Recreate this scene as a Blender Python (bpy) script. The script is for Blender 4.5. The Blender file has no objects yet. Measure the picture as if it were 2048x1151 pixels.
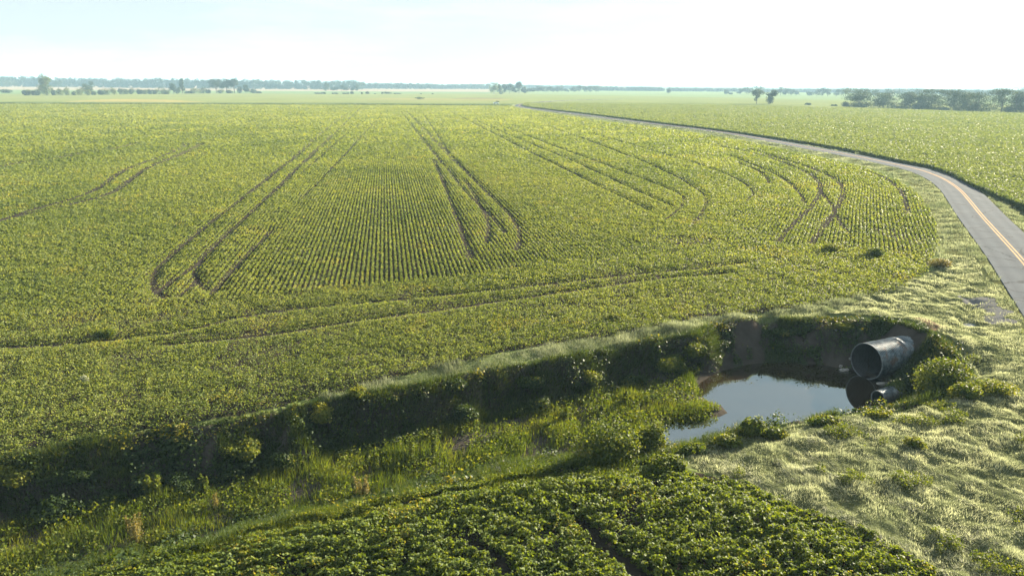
import bpy, math, random
import numpy as np
from mathutils import Matrix, Vector

R = math.radians
sc = bpy.context.scene
COL = sc.collection
rng = np.random.default_rng(7)
random.seed(7)

# ------------------------------------------------------------------ camera
CAM_H, FPX, PITCH, ROLL = 17.0, 1430.0, R(16.0), R(0.527)
f0 = np.array([0, math.cos(PITCH), -math.sin(PITCH)])
r0 = np.array([1.0, 0, 0])
u0 = np.array([0, math.sin(PITCH), math.cos(PITCH)])
cr = math.cos(ROLL) * r0 + math.sin(ROLL) * u0
cu = -math.sin(ROLL) * r0 + math.cos(ROLL) * u0
cam = bpy.data.objects.new('camera', bpy.data.cameras.new('camera'))
COL.objects.link(cam)
cam.data.sensor_width = 36
cam.data.lens = 36 * FPX / 2048
cam.data.clip_start = 0.5
cam.data.clip_end = 30000
m = Matrix.Identity(4)
for i in range(3):
    m[i][0] = cr[i]; m[i][1] = cu[i]; m[i][2] = -f0[i]
m[2][3] = CAM_H
cam.matrix_world = m
sc.camera = cam

# ------------------------------------------------------------------ sky, sun, exposure
SUN_AZ, SUN_EL = R(46), R(18)        # azimuth clockwise from +Y
world = bpy.data.worlds.new('World')
sc.world = world
world.use_nodes = True
wt = world.node_tree
bg = wt.nodes['Background']
sky = wt.nodes.new('ShaderNodeTexSky')
sky.sky_type = 'NISHITA'
sky.sun_disc = False
sky.sun_elevation = SUN_EL
sky.sun_rotation = SUN_AZ
sky.dust_density = 0.6
sky.air_density = 1.0
sky.ozone_density = 1.5
# thin high cloud over the blue
wg = wt.nodes.new('ShaderNodeTexCoord'); wm = wt.nodes.new('ShaderNodeMapping')
wm.inputs['Scale'].default_value = (1.0, 1.0, 7.0)
wn = wt.nodes.new('ShaderNodeTexNoise'); wn.inputs['Scale'].default_value = 2.6; wn.inputs['Detail'].default_value = 7; wn.inputs['Roughness'].default_value = 0.6
wr = wt.nodes.new('ShaderNodeMapRange'); wr.inputs[1].default_value = 0.46; wr.inputs[2].default_value = 0.74; wr.inputs[3].default_value = 0.0; wr.inputs[4].default_value = 0.9
wx = wt.nodes.new('ShaderNodeMix'); wx.data_type = 'RGBA'
wt.links.new(wg.outputs['Generated'], wm.inputs[0]); wt.links.new(wm.outputs[0], wn.inputs['Vector']); wt.links.new(wn.outputs['Fac'], wr.inputs[0])
wv = wt.nodes.new('ShaderNodeMix'); wv.data_type = 'RGBA'; wv.inputs[0].default_value = 0.90
wt.links.new(sky.outputs[0], wv.inputs[6]); wv.inputs[7].default_value = (1.6, 1.86, 2.0, 1)
wt.links.new(wr.outputs[0], wx.inputs[0]); wt.links.new(wv.outputs[2], wx.inputs[6]); wx.inputs[7].default_value = (2.55, 2.65, 2.7, 1)
wt.links.new(wx.outputs[2], bg.inputs[0])
bg.inputs[1].default_value = 0.07
sun = bpy.data.objects.new('sun', bpy.data.lights.new('sun', 'SUN'))
COL.objects.link(sun)
sun.data.energy = 5.0
sun.data.angle = R(0.5)
sun.data.color = (1.0, 0.88, 0.68)
sd = Vector((math.sin(SUN_AZ) * math.cos(SUN_EL), math.cos(SUN_AZ) * math.cos(SUN_EL), math.sin(SUN_EL)))
sun.rotation_euler = sd.to_track_quat('Z', 'Y').to_euler()
sc.view_settings.view_transform = 'Standard'
sc.view_settings.look = 'None'
sc.view_settings.exposure = 2.6
sc.view_settings.gamma = 1.0
sc.cycles.max_bounces = 6
sc.cycles.diffuse_bounces = 3
sc.cycles.transmission_bounces = 3
sc.cycles.volume_bounces = 0
sc.cycles.caustics_reflective = False
sc.cycles.caustics_refractive = False

# ------------------------------------------------------------------ measuring the photograph
def ray(px, py):
    d = FPX * f0 + (px - 1024) * cr - (py - 575.5) * cu
    return d
def G(px, py, z=0.0):
    d = ray(px, py)
    t = (z - CAM_H) / d[2]
    return np.array([d[0] * t, d[1] * t])
def GP(pts, z=0.0):
    return np.array([G(p[0], p[1], z) for p in pts])
def depth(x, y, z=0.0):
    return np.dot(np.array([x, y, z - CAM_H]), f0)

def hash2(ix, iy, seed):
    h = (ix.astype(np.int64) * 374761393 + iy.astype(np.int64) * 668265263 + seed * 1442695041) & 0x7fffffff
    h = ((h ^ (h >> 13)) * 1274126177) & 0x7fffffff
    h = (h ^ (h >> 16)) & 0xffff
    return h / 65535.0
def vnoise(x, y, scale=1.0, seed=0):
    x = np.asarray(x, float) / scale; y = np.asarray(y, float) / scale
    ix = np.floor(x); iy = np.floor(y)
    fx = x - ix; fy = y - iy
    fx = fx * fx * (3 - 2 * fx); fy = fy * fy * (3 - 2 * fy)
    a = hash2(ix, iy, seed); b = hash2(ix + 1, iy, seed)
    c = hash2(ix, iy + 1, seed); d = hash2(ix + 1, iy + 1, seed)
    return (a * (1 - fx) + b * fx) * (1 - fy) + (c * (1 - fx) + d * fx) * fy
def fbm(x, y, scale, seed=0, octs=3):
    v = 0; a = 0.5; t = 0
    for k in range(octs):
        v = v + a * vnoise(x, y, scale / 2 ** k, seed + 17 * k); t += a; a *= 0.5
    return v / t
def sstep(a, b, x):
    t = np.clip((x - a) / (b - a), 0, 1)
    return t * t * (3 - 2 * t)
def inside(x, y, poly):
    x = np.asarray(x); y = np.asarray(y)
    r = np.zeros(x.shape, bool)
    n = len(poly)
    for i in range(n):
        x1, y1 = poly[i]; x2, y2 = poly[(i + 1) % n]
        if y1 == y2: continue
        c = ((y1 > y) != (y2 > y)) & (x < (x2 - x1) * (y - y1) / (y2 - y1) + x1)
        r ^= c
    return r
def pdist(x, y, line, closed=False, normal=False):
    """distance to a polyline (and signed offset to its right, unit normal)"""
    x = np.asarray(x, float); y = np.asarray(y, float)
    best = np.full(x.shape, 1e18); sg = np.zeros(x.shape)
    nx = np.zeros(x.shape); ny = np.zeros(x.shape)
    n = len(line)
    for i in range(n if closed else n - 1):
        ax, ay = line[i]; bx, by = line[(i + 1) % n]
        dx, dy = bx - ax, by - ay
        L2 = dx * dx + dy * dy
        if L2 < 1e-12: continue
        t = np.clip(((x - ax) * dx + (y - ay) * dy) / L2, 0, 1)
        qx = x - (ax + t * dx); qy = y - (ay + t * dy)
        d2 = qx * qx + qy * qy
        w = d2 < best
        best = np.where(w, d2, best)
        if normal:
            L = math.sqrt(L2)
            sg = np.where(w, np.sign(qx * dy - qy * dx), sg)
            nx = np.where(w, dy / L, nx); ny = np.where(w, -dx / L, ny)
    b = np.sqrt(best)
    return (b * sg, nx, ny) if normal else b
def smooth_line(pts, step=1.0, it=2):
    p = np.array(pts, float)
    for _ in range(it):
        q = [p[0]]
        for i in range(len(p) - 1):
            q.append(0.75 * p[i] + 0.25 * p[i + 1]); q.append(0.25 * p[i] + 0.75 * p[i + 1])
        q.append(p[-1]); p = np.array(q)
    return p

# ------------------------------------------------------------------ layout of the place (ground plan)
D = 2.6                                     # depth of the ditch
ROAD_PX = [(2255, 800), (2142, 655), (2080, 577), (2044.6, 531), (1995, 475), (1962, 438), (1942, 412), (1919, 384), (1889, 363), (1856, 349),
           (1823, 339.5), (1780, 330.5), (1731, 320), (1681, 310), (1632, 301), (1582, 291.5), (1504, 276), (1446, 266.5),
           (1373, 256.5), (1300, 248.5), (1210, 237.5), (1121, 225.4), (1086, 221), (1062, 218), (1043, 214.7), (1036, 212.2), (1044, 209)]
road_c = GP(ROAD_PX)
road_c = np.vstack([road_c, [[26, 680], [60, 760], [120, 830]]])
road_c = smooth_line(road_c, it=3)
RW = 2.95
RIM_PX = [(-420, 1030), (-200, 962), (0, 908), (200, 868), (450, 835), (640, 792), (800, 766), (1000, 727), (1150, 702), (1280, 676), (1375, 664),
          (1420, 642), (1490, 634), (1560, 630), (1640, 634), (1720, 640), (1790, 650), (1850, 668), (1900, 695), (1948, 738), (1935, 772),
          (1850, 802), (1760, 812), (1690, 818), (1560, 840), (1480, 864), (1420, 887), (1340, 912), (1240, 925), (1130, 936), (1000, 950),
          (850, 980), (700, 1022), (500, 1068), (330, 1118), (150, 1168), (-50, 1235), (-420, 1360)]
rim = GP(RIM_PX)
FLOOR_PX = [(-420, 1185), (-200, 1118), (0, 1055), (250, 1008), (450, 965), (650, 920), (850, 876), (1000, 845), (1150, 806), (1280, 770), (1370, 750),
            (1420, 742), (1480, 728), (1570, 722), (1650, 728), (1700, 742), (1740, 752), (1772, 762), (1800, 780), (1800, 805), (1760, 828),
            (1690, 852), (1560, 872), (1480, 896), (1420, 908), (1340, 920), (1240, 925), (1100, 926), (850, 975), (700, 1010), (500, 1052), (330, 1100), (150, 1152), (-50, 1220), (-420, 1345)]
floor_p = GP(FLOOR_PX, -D)
POND_PX = [(1392, 782), (1430, 752), (1500, 731), (1570, 725), (1650, 731), (1700, 746), (1760, 765), (1795, 782), (1795, 806), (1755, 826), (1690, 850), (1560, 870),
           (1480, 894), (1420, 905), (1345, 905), (1318, 884), (1318, 862), (1345, 850), (1400, 845), (1450, 838), (1472, 828), (1455, 808), (1420, 796)]
pond = GP(POND_PX, -D)
ditch_dir = (rim[9] - rim[2]); ditch_dir /= np.linalg.norm(ditch_dir)
pipe_end = np.append(G(1733, 720, -D / 2 + 0.0), 0)   # mouth centre (plan)
PIPE_DIR = np.array([0.91, 0.416]); PIPE_DIR /= np.linalg.norm(PIPE_DIR)
PIPE_R = 1.27

def road_lift(x, y):
    d = pdist(x, y, road_c)
    return 0.34 * (1 - sstep(RW + 0.2, RW + 3.5, d))
def hgt(x, y):
    x = np.asarray(x, float); y = np.asarray(y, float)
    h = (fbm(x, y, 18, 3) - 0.5) * 0.3
    near = (np.hypot(x, y) < 130)
    rl = np.zeros(x.shape)
    rl[...] = road_lift(x, y)
    # rough grass ground right of the ditch
    g = inside(x, y, grass_poly) & near
    bump = (fbm(x, y, 0.95, 11, 3) - 0.45) * 0.5 + (vnoise(x, y, 4.2, 5) - 0.5) * 0.2
    h = h * (1 - rl / 0.34) + rl + np.where(g, bump * (1 - rl / 0.34), 0)
    # rise over the culvert
    px, py = pipe_end[0] + PIPE_DIR[0] * 4.6, pipe_end[1] + PIPE_DIR[1] * 4.6
    h = h + 0.55 * np.exp(-((x - px) ** 2 + (y - py) ** 2) / 14.0)
    # ditch
    jx = x + (fbm(x, y, 2.8, 21) - 0.5) * 1.9; jy = y + (fbm(x, y, 2.8, 22) - 0.5) * 1.9
    ir = inside(jx, jy, rim) & near
    if ir.any():
        k = np.where(ir)
        a = pdist(jx[k], jy[k], rim, True)
        b = pdist(jx[k], jy[k], floor_p, True)
        inf = inside(jx[k], jy[k], floor_p)
        t = np.where(inf, 1.0, a / (a + b + 1e-9))
        t = np.clip(t * 0.62 + 0.38 * sstep(0, 1, t), 0, 1) * 0.88 + 0.12 * sstep(-.2, .4, t)
        t = (t - t.min() * 0) 
        fl = -D + 0.16 + (fbm(x[k], y[k], 2.6, 31) - 0.5) * 0.30
        pdn = pdist(x[k], y[k], pond, True)
        inp = inside(x[k], y[k], pond)
        sgn = np.where(inp, pdn, -pdn)
        fl = fl * (1 - sstep(-1.2, 0.9, sgn)) + (-D - 0.32) * sstep(-1.2, 0.9, sgn)
        rough = (fbm(x[k], y[k], 1.3, 41) - 0.5) * 0.9 * np.clip(4 * t * (1 - t), 0, 1)
        rough = rough + ((fbm(x[k], y[k], 0.42, 43, 2) - 0.5) * 0.34 - 0.3 * sstep(.62, .8, fbm(x[k] * 1.0, y[k] * 0.25, .8, 45, 2))) * np.clip(3 * t * (1 - t), 0, 1)
        h[k] = h[k] * (1 - t) + fl * t + rough
    nb = near & ~ir & (np.abs(y - 40) < 32) & (x < 40)
    if nb.any():
        k = np.where(nb)
        do = pdist(jx[k], jy[k], rim, True)
        h[k] = h[k] - 0.34 * np.clip(1 - do / 1.9, 0, 1) ** 2
    return h

GRASS_PX = [(1600, 610), (1720, 596), (1790, 580), (1850, 548), (1905, 515), (1950, 520), (2000, 590), (2048, 660), (2150, 780), (2300, 930), (2500, 1200), (2300, 1500), (1850, 1400),
            (1880, 1190), (1870, 1140), (1800, 1095), (1650, 1035), (1450, 955), (1360, 925), (1420, 893), (1480, 868), (1560, 846), (1690, 824), (1760, 817), (1850, 808),
            (1942, 778), (1956, 738), (1905, 690), (1850, 662), (1790, 645), (1720, 634), (1640, 628)]
grass_poly = GP(GRASS_PX)
CROP_NEAR_PX = [(-420, 1345), (-50, 1220), (150, 1150), (330, 1100), (500, 1049), (700, 1004), (850, 964), (1000, 940), (1130, 930), (1240, 930), (1340, 930), (1450, 955),
                (1650, 1035), (1800, 1095), (1870, 1140), (1880, 1190), (1900, 1330), (1500, 1500), (-420, 1600)]
crop_near_poly = GP(CROP_NEAR_PX)
CROP_L_PX = [(-700, 1060), (-420, 1026), (-200, 960), (0, 906), (250, 858), (450, 828), (640, 786), (800, 750), (1000, 702), (1200, 672), (1340, 648), (1400, 632), (1560, 618), (1640, 608),
             (1720, 594), (1790, 578), (1850, 545), (1872, 500), (1872, 450), (1856, 420), (1832, 388), (1795, 363), (1730, 338), (1640, 318), (1582, 305), (1500, 286), (1440, 276), (1370, 264.5),
             (1300, 255), (1200, 243), (1121, 230), (1062, 221), (1036, 217), (1020, 212.5), (700, 210.5), (0, 208.5), (-400, 205)]
crop_left_poly = GP(CROP_L_PX)
CROP_R_PX = [(2200, 470), (2048, 422), (1995, 399), (1945, 376), (1912, 357.5), (1863, 340), (1800, 328), (1756, 318), (1702, 306), (1629, 293), (1556, 281.5), (1483, 270), (1410, 260), (1337, 251),
             (1240, 238.5), (1159, 228), (1106, 222), (1070, 217.6), (1050, 214.3), (1044, 212), (1055, 204.5), (1280, 205), (1500, 207.3), (1702, 217.2), (2048, 229.5), (2300, 240), (2500, 300)]
crop_right_poly = GP(CROP_R_PX)

gravel_poly = GP([(1925, 592), (1985, 598), (2035, 650), (2010, 652), (1955, 622)])
dirt_poly = GP([(1828, 645), (1890, 655), (1900, 668), (1838, 662)])
# ------------------------------------------------------------------ materials
def new_mat(name):
    mt = bpy.data.materials.new(name); mt.use_nodes = True
    nt = mt.node_tree
    return mt, nt, nt.nodes['Principled BSDF'], nt.nodes['Material Output']
def ramp(nt, fac, stops):
    r = nt.nodes.new('ShaderNodeValToRGB')
    e = r.color_ramp.elements
    while len(e) < len(stops): e.new(0.5)
    for k, (p, c) in enumerate(stops):
        e[k].position = p; e[k].color = (*c, 1)
    if fac is not None: nt.links.new(fac, r.inputs[0])
    return r
def noise(nt, scale, detail=4, rough=0.55, coord='Object'):
    tc = nt.nodes.new('ShaderNodeTexCoord')
    n = nt.nodes.new('ShaderNodeTexNoise')
    n.inputs['Scale'].default_value = scale; n.inputs['Detail'].default_value = detail; n.inputs['Roughness'].default_value = rough
    nt.links.new(tc.outputs[coord], n.inputs['Vector'])
    return n
def leaf_mat(name, stops, trans=0.4, rough=0.45, spec=0.35, tcol=(1.5, 1.5, 0.5), patch=None):
    mt, nt, b, out = new_mat(name)
    at = nt.nodes.new('ShaderNodeAttribute'); at.attribute_name = 'tint'
    fac = at.outputs['Fac']
    if patch:
        n = noise(nt, patch[0], 3)
        mm = nt.nodes.new('ShaderNodeMath'); mm.operation = 'MULTIPLY_ADD'
        nt.links.new(n.outputs['Fac'], mm.inputs[0]); mm.inputs[1].default_value = patch[1]
        ad = nt.nodes.new('ShaderNodeMath'); ad.operation = 'ADD'; ad.inputs[1].default_value = -0.5 * patch[1]
        nt.links.new(fac, ad.inputs[0]); nt.links.new(ad.outputs[0], mm.inputs[2]); fac = mm.outputs[0]
    r = ramp(nt, fac, stops)
    nt.links.new(r.outputs[0], b.inputs['Base Color'])
    b.inputs['Roughness'].default_value = rough
    b.inputs['Specular IOR Level'].default_value = spec
    tr = nt.nodes.new('ShaderNodeBsdfTranslucent')
    mx = nt.nodes.new('ShaderNodeMix'); mx.data_type = 'RGBA'; mx.blend_type = 'MULTIPLY'; mx.inputs[0].default_value = 1
    nt.links.new(r.outputs[0], mx.inputs[6]); mx.inputs[7].default_value = (*tcol, 1)
    nt.links.new(mx.outputs[2], tr.inputs[0])
    ms = nt.nodes.new('ShaderNodeMixShader'); ms.inputs[0].default_value = trans
    nt.links.new(b.outputs[0], ms.inputs[1]); nt.links.new(tr.outputs[0], ms.inputs[2])
    nt.links.new(ms.outputs[0], out.inputs[0])
    return mt
def plain_mat(name, col, rough=0.6, metal=0.0, nscale=None, var=0.35, bump=0.0, bscale=None, dark=None):
    mt, nt, b, out = new_mat(name)
    b.inputs['Roughness'].default_value = rough; b.inputs['Metallic'].default_value = metal
    if nscale:
        n = noise(nt, nscale, 5, 0.6)
        d = dark or tuple(c * (1 - var) for c in col)
        r = ramp(nt, n.outputs['Fac'], [(0.3, d), (0.7, tuple(min(1, c * (1 + var)) for c in col))])
        nt.links.new(r.outputs[0], b.inputs['Base Color'])
    else:
        b.inputs['Base Color'].default_value = (*col, 1)
    if bump:
        n2 = noise(nt, bscale or nscale, 4)
        bp = nt.nodes.new('ShaderNodeBump'); bp.inputs['Strength'].default_value = bump; bp.inputs['Distance'].default_value = 0.1
        nt.links.new(n2.outputs['Fac'], bp.inputs['Height']); nt.links.new(bp.outputs[0], b.inputs['Normal'])
    return mt

M_SOY = leaf_mat('soy_leaf', [(0.0, (0.05, 0.078, 0.018)), (0.5, (0.118, 0.148, 0.036)), (0.85, (0.19, 0.212, 0.066)), (1.0, (0.2, 0.19, 0.045))], 0.45, 0.6, 0.12, (1.45, 1.36, 0.55), (0.05, 0.35))
M_SOYDARK = leaf_mat('soy_leaf_dense', [(0.0, (0.036, 0.06, 0.013)), (0.5, (0.083, 0.118, 0.022)), (0.9, (0.145, 0.175, 0.036)), (1.0, (0.18, 0.165, 0.035))], 0.42, 0.6, 0.12, (1.7, 1.5, 0.4), (0.2, 0.3))
M_SOYTALL = leaf_mat('tall_crop_leaf', [(0.0, (0.055, 0.08, 0.026)), (0.5, (0.112, 0.14, 0.046)), (1.0, (0.2, 0.215, 0.085))], 0.4, 0.65, 0.07, (1.35, 1.3, 0.6), (0.03, 0.3))
M_GRASS = leaf_mat('pale_grass', [(0.0, (0.11, 0.13, 0.075)), (0.45, (0.30, 0.31, 0.215)), (1.0, (0.45, 0.445, 0.325))], 0.38, 0.7, 0.15, (1.15, 1.2, 0.85), (0.5, 0.6))
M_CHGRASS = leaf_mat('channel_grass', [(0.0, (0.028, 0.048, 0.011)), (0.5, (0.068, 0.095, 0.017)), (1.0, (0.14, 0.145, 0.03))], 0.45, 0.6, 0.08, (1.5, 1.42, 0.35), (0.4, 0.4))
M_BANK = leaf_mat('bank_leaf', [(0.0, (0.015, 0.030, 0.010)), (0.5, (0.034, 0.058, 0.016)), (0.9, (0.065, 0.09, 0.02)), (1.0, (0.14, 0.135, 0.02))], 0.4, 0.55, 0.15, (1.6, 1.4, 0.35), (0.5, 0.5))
M_SHRUB = leaf_mat('shrub_leaf', [(0.0, (0.04, 0.068, 0.012)), (0.5, (0.085, 0.115, 0.02)), (1.0, (0.15, 0.16, 0.03))], 0.42, 0.6, 0.1, (1.6, 1.4, 0.4))
M_DRY = leaf_mat('dry_weed', [(0.0, (0.09, 0.09, 0.03)), (0.6, (0.15, 0.14, 0.045)), (1.0, (0.21, 0.16, 0.06))], 0.4, 0.6, 0.2, (1.4, 1.2, 0.5))
M_TREE = leaf_mat('tree_leaf', [(0.0, (0.020, 0.036, 0.014)), (0.5, (0.038, 0.058, 0.02)), (1.0, (0.075, 0.085, 0.03))], 0.25, 0.7, 0.1, (1.4, 1.35, 0.5))
M_TREEY = leaf_mat('pale_tree_leaf', [(0.0, (0.05, 0.07, 0.02)), (0.5, (0.085, 0.105, 0.03)), (1.0, (0.14, 0.145, 0.045))], 0.35, 0.7, 0.1, (1.4, 1.35, 0.5))
M_BARK = plain_mat('bark', (0.09, 0.07, 0.05), 0.9, 0, 3, 0.4)
M_STEM = plain_mat('stem', (0.1, 0.12, 0.04), 0.8, 0, 3, 0.4)
M_STONE = plain_mat('pale_stone', (0.24, 0.23, 0.21), 0.85, 0, 5, 0.35, 0.4, 8)

# ------------------------------------------------------------------ mesh helpers
def tag(o, label, cat=None, group=None, kind=None):
    o['label'] = label
    if cat: o['category'] = cat
    if group: o['group'] = group
    if kind: o['kind'] = kind
    return o
def np_mesh(name, verts, faces_n, nper, mats, tint=None, smooth=True, parent=None):
    """verts (N,3), faces as consecutive groups of nper verts"""
    me = bpy.data.meshes.new(name)
    nv = len(verts)
    me.vertices.add(nv); me.vertices.foreach_set('co', np.ascontiguousarray(verts, np.float32).ravel())
    me.loops.add(nv); me.loops.foreach_set('vertex_index', np.arange(nv, dtype=np.int32))
    me.polygons.add(faces_n); me.polygons.foreach_set('loop_start', np.arange(0, nv, nper, dtype=np.int32))
    me.update(calc_edges=True)
    if tint is not None:
        a = me.attributes.new('tint', 'FLOAT', 'FACE'); a.data.foreach_set('value', np.ascontiguousarray(tint, np.float32))
    if not isinstance(mats, (list, tuple)): mats = [mats]
    for mt in mats: me.materials.append(mt)
    o = bpy.data.objects.new(name, me); COL.objects.link(o)
    if parent: o.parent = parent
    return o
def idx_mesh(name, verts, faces, mats, parent=None, smooth=False, mat_idx=None):
    me = bpy.data.meshes.new(name)
    me.from_pydata([tuple(v) for v in verts], [], [tuple(f) for f in faces])
    me.update()
    if not isinstance(mats, (list, tuple)): mats = [mats]
    for mt in mats: me.materials.append(mt)
    if smooth: me.polygons.foreach_set('use_smooth', [True] * len(me.polygons))
    if mat_idx is not None: me.polygons.foreach_set('material_index', mat_idx)
    o = bpy.data.objects.new(name, me); COL.objects.link(o)
    if parent: o.parent = parent
    return o
def empty(name, loc, rz=0.0):
    o = bpy.data.objects.new(name, None); COL.objects.link(o)
    o.empty_display_size = 0.3
    o.location = loc; o.rotation_euler = (0, 0, rz)
    return o
def norm(v): return v / (np.linalg.norm(v, axis=1, keepdims=True) + 1e-12)
def leaf_verts(c, s, up=1.0, lean=None, aspect=0.8, fold=0.18, out=None, spread=0.62):
    """diamond leaves: c (N,3) centres, s (N,) sizes; normals spread about up (or about out)"""
    n = len(c)
    nr = rng.normal(size=(n, 3)) * spread
    if out is not None: nr = nr + out
    nr[:, 2] += up
    if lean is not None: nr += np.asarray(lean)
    nr = norm(nr)
    t = norm(np.cross(nr, rng.normal(size=(n, 3))))
    b = np.cross(nr, t)
    U = t * (s * 0.5)[:, None]; V = b * (s * 0.5 * aspect)[:, None]; F = nr * (s * fold)[:, None]
    v = np.empty((n, 4, 3))
    v[:, 0] = c - U; v[:, 1] = c + V * 1.0 - U * 0.12 + F; v[:, 2] = c + U; v[:, 3] = c - V - U * 0.12 + F
    return v.reshape(-1, 3)
def blade_verts(base, L, w, leanv):
    """grass blades: base (N,3), length, width, lean vector (N,2); one triangle each"""
    n = len(base)
    a = rng.uniform(0, 2 * math.pi, n)
    side = np.stack([np.cos(a), np.sin(a), np.zeros(n)], 1) * (w * 0.5)[:, None]
    tip = base.copy()
    k = np.sqrt(np.clip(1 - (leanv ** 2).sum(1), 0.04, 1))
    tip[:, 0] += leanv[:, 0] * L; tip[:, 1] += leanv[:, 1] * L; tip[:, 2] += k * L
    v = np.empty((n, 3, 3))
    v[:, 0] = base - side; v[:, 1] = base + side; v[:, 2] = tip
    return v.reshape(-1, 3)
def sample_rings(poly, d0, d1, size_fn, cover, amax=40, step=1.08, area_k=0.42, warp=0.0, seed=0):
    """random points inside poly with density cover/(area_k*size^2), ring by ring"""
    P = []
    d = d0
    A = R(amax)
    while d < d1:
        e = min(d1, max(d * step, d + 1.0)); mid = 0.5 * (d + e)
        s = size_fn(mid)
        cv = cover(mid) if callable(cover) else cover
        n = int(A * (e * e - d * d) * cv / (area_k * s * s))
        rr = np.sqrt(rng.uniform(d * d, e * e, n)); aa = rng.uniform(-A, A, n)
        x = rr * np.sin(aa); y = rr * np.cos(aa)
        wx, wy = x, y
        if warp:
            wx = x + (fbm(x, y, warp * 2.5, seed + 1) - 0.5) * 2 * warp; wy = y + (fbm(x, y, warp * 2.5, seed + 2) - 0.5) * 2 * warp
        k = inside(wx, wy, poly)
        P.append(np.stack([x[k], y[k]], 1))
        d = e
    return np.vstack(P)
def size_d(d, k, lo, hi): return np.clip(d * k, lo, hi)

# ------------------------------------------------------------------ ground sheet
def build_ground():
    ang = np.radians(np.concatenate([np.linspace(-75, -41, 60, endpoint=False), np.linspace(-41, 41, 900), np.linspace(41.6, 75, 60)]))
    rad = [6.0]
    while rad[-1] < 9000:
        r = rad[-1]
        rad.append(r + (0.8 if r < 18 else 0.16 if r < 75 else min(0.011 * r, 0.16 + (r - 75) * 0.012)))
    rad = np.array(rad)
    A, Rr = np.meshgrid(ang, rad)
    X = (Rr * np.sin(A)); Y = (Rr * np.cos(A))
    Z = hgt(X, Y)
    nr, na = X.shape
    V = np.stack([X.ravel(), Y.ravel(), Z.ravel()], 1)
    i = np.arange(nr - 1)[:, None] * na + np.arange(na - 1)[None, :]
    F = np.stack([i, i + 1, i + 1 + na, i + na], -1).reshape(-1, 4)
    # no earth inside the culvert
    fc = V[F].mean(1)
    rel = fc[:, :2] - pipe_end[:2]
    along = rel @ PIPE_DIR; across = rel @ np.array([-PIPE_DIR[1], PIPE_DIR[0]])
    ins = (along > -0.15) & (along < 10.9) & (across ** 2 + (fc[:, 2] - (PIPE_R - D + -0.05)) ** 2 < (PIPE_R - 0.06) ** 2) & (fc[:, 2] > -D + 0.1)
    F = F[~ins]
    me = bpy.data.meshes.new('ground')
    me.vertices.add(len(V)); me.vertices.foreach_set('co', V.astype(np.float32).ravel())
    me.loops.add(F.size); me.loops.foreach_set('vertex_index', F[:, ::-1].astype(np.int32).ravel())
    me.polygons.add(len(F)); me.polygons.foreach_set('loop_start', np.arange(0, F.size, 4, dtype=np.int32))
    me.update(calc_edges=True)
    # land use colours
    x, y = X.ravel(), Y.ravel(); z = V[:, 2]
    d = np.hypot(x, y)
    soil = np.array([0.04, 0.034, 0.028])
    col = np.tile(np.array([0.10, 0.125, 0.045]), (len(x), 1))
    def put(mask, c, w=1.0):
        w = (np.asarray(mask, float) * w)[:, None]
        col[:] = col * (1 - w) + np.array(c) * w
    far = d > 300
    # far fields, band by band
    def band(px, c, w=1.0):
        put(inside(x, y, GP(px)), c, w)
    B = 2600
    band([(-900, 201), (300, 204), (1040, 207), (1300, 207), (2900, 250), (2900, 195), (1300, 184), (600, 186), (0, 187), (-900, 180)], (0.15, 0.17, 0.062))
    band([(120, 203.5), (420, 204.6), (330, 199), (230, 198)], (0.24, 0.2, 0.075), 0.8)
    band([(700, 200), (1010, 202), (1030, 198), (760, 196)], (0.21, 0.18, 0.075), 0.55)
    band([(900, 197.5), (1000, 198.5), (1010, 196), (930, 195.5)], (0.13, 0.10, 0.07), 0.6)
    band([(-900, 187), (0, 188), (520, 187), (640, 188), (980, 187), (980, 184), (600, 181), (0, 179), (-900, 170)], (0.12, 0.17, 0.075))
    band([(-900, 176.5), (0, 179.5), (520, 182), (980, 184), (980, 172), (500, 168), (0, 164), (-900, 158)], (0.23, 0.185, 0.13))
    band([(1050, 188), (1500, 196), (2048, 212), (2900, 240), (2900, 200), (2048, 190), (1300, 181), (1050, 179)], (0.15, 0.19, 0.085))
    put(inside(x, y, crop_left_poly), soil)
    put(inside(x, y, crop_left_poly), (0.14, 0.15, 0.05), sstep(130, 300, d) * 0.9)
    put(inside(x, y, crop_right_poly), (0.12, 0.14, 0.038))
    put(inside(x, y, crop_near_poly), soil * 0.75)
    wx_ = x + (fbm(x, y, 1.2, 201) - .5) * 2.6; wy_ = y + (fbm(x, y, 1.2, 202) - .5) * 2.6
    rd = pdist(x, y, road_c)
    verge = (rd < 6.5)
    put(verge & (d < 700), (0.085, 0.085, 0.04), 0.85)
    put(inside(x, y, grass_poly), (0.075, 0.085, 0.04))
    put(inside(wx_, wy_, gravel_poly), (0.12, 0.12, 0.125))
    put(inside(wx_, wy_, dirt_poly), (0.14, 0.095, 0.07), 0.8)
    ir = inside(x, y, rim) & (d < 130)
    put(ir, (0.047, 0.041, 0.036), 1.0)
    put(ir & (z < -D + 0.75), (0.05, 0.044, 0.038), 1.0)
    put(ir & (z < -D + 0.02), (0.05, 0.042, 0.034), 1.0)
    # the dark field ditch in front of the far fields
    put(pdist(x, y, GP([(-500, 206), (0, 208.3), (350, 209.2), (700, 209.6), (1020, 211.3)])) < 4.5, (0.05, 0.06, 0.03), 0.9)
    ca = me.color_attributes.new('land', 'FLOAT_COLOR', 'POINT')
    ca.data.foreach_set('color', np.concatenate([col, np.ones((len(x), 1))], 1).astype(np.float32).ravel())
    mt, nt, b, out = new_mat('earth_and_fields')
    at = nt.nodes.new('ShaderNodeAttribute'); at.attribute_name = 'land'
    n1 = noise(nt, 0.5, 6, 0.65); n2 = noise(nt, 0.02, 4, 0.6)
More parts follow.
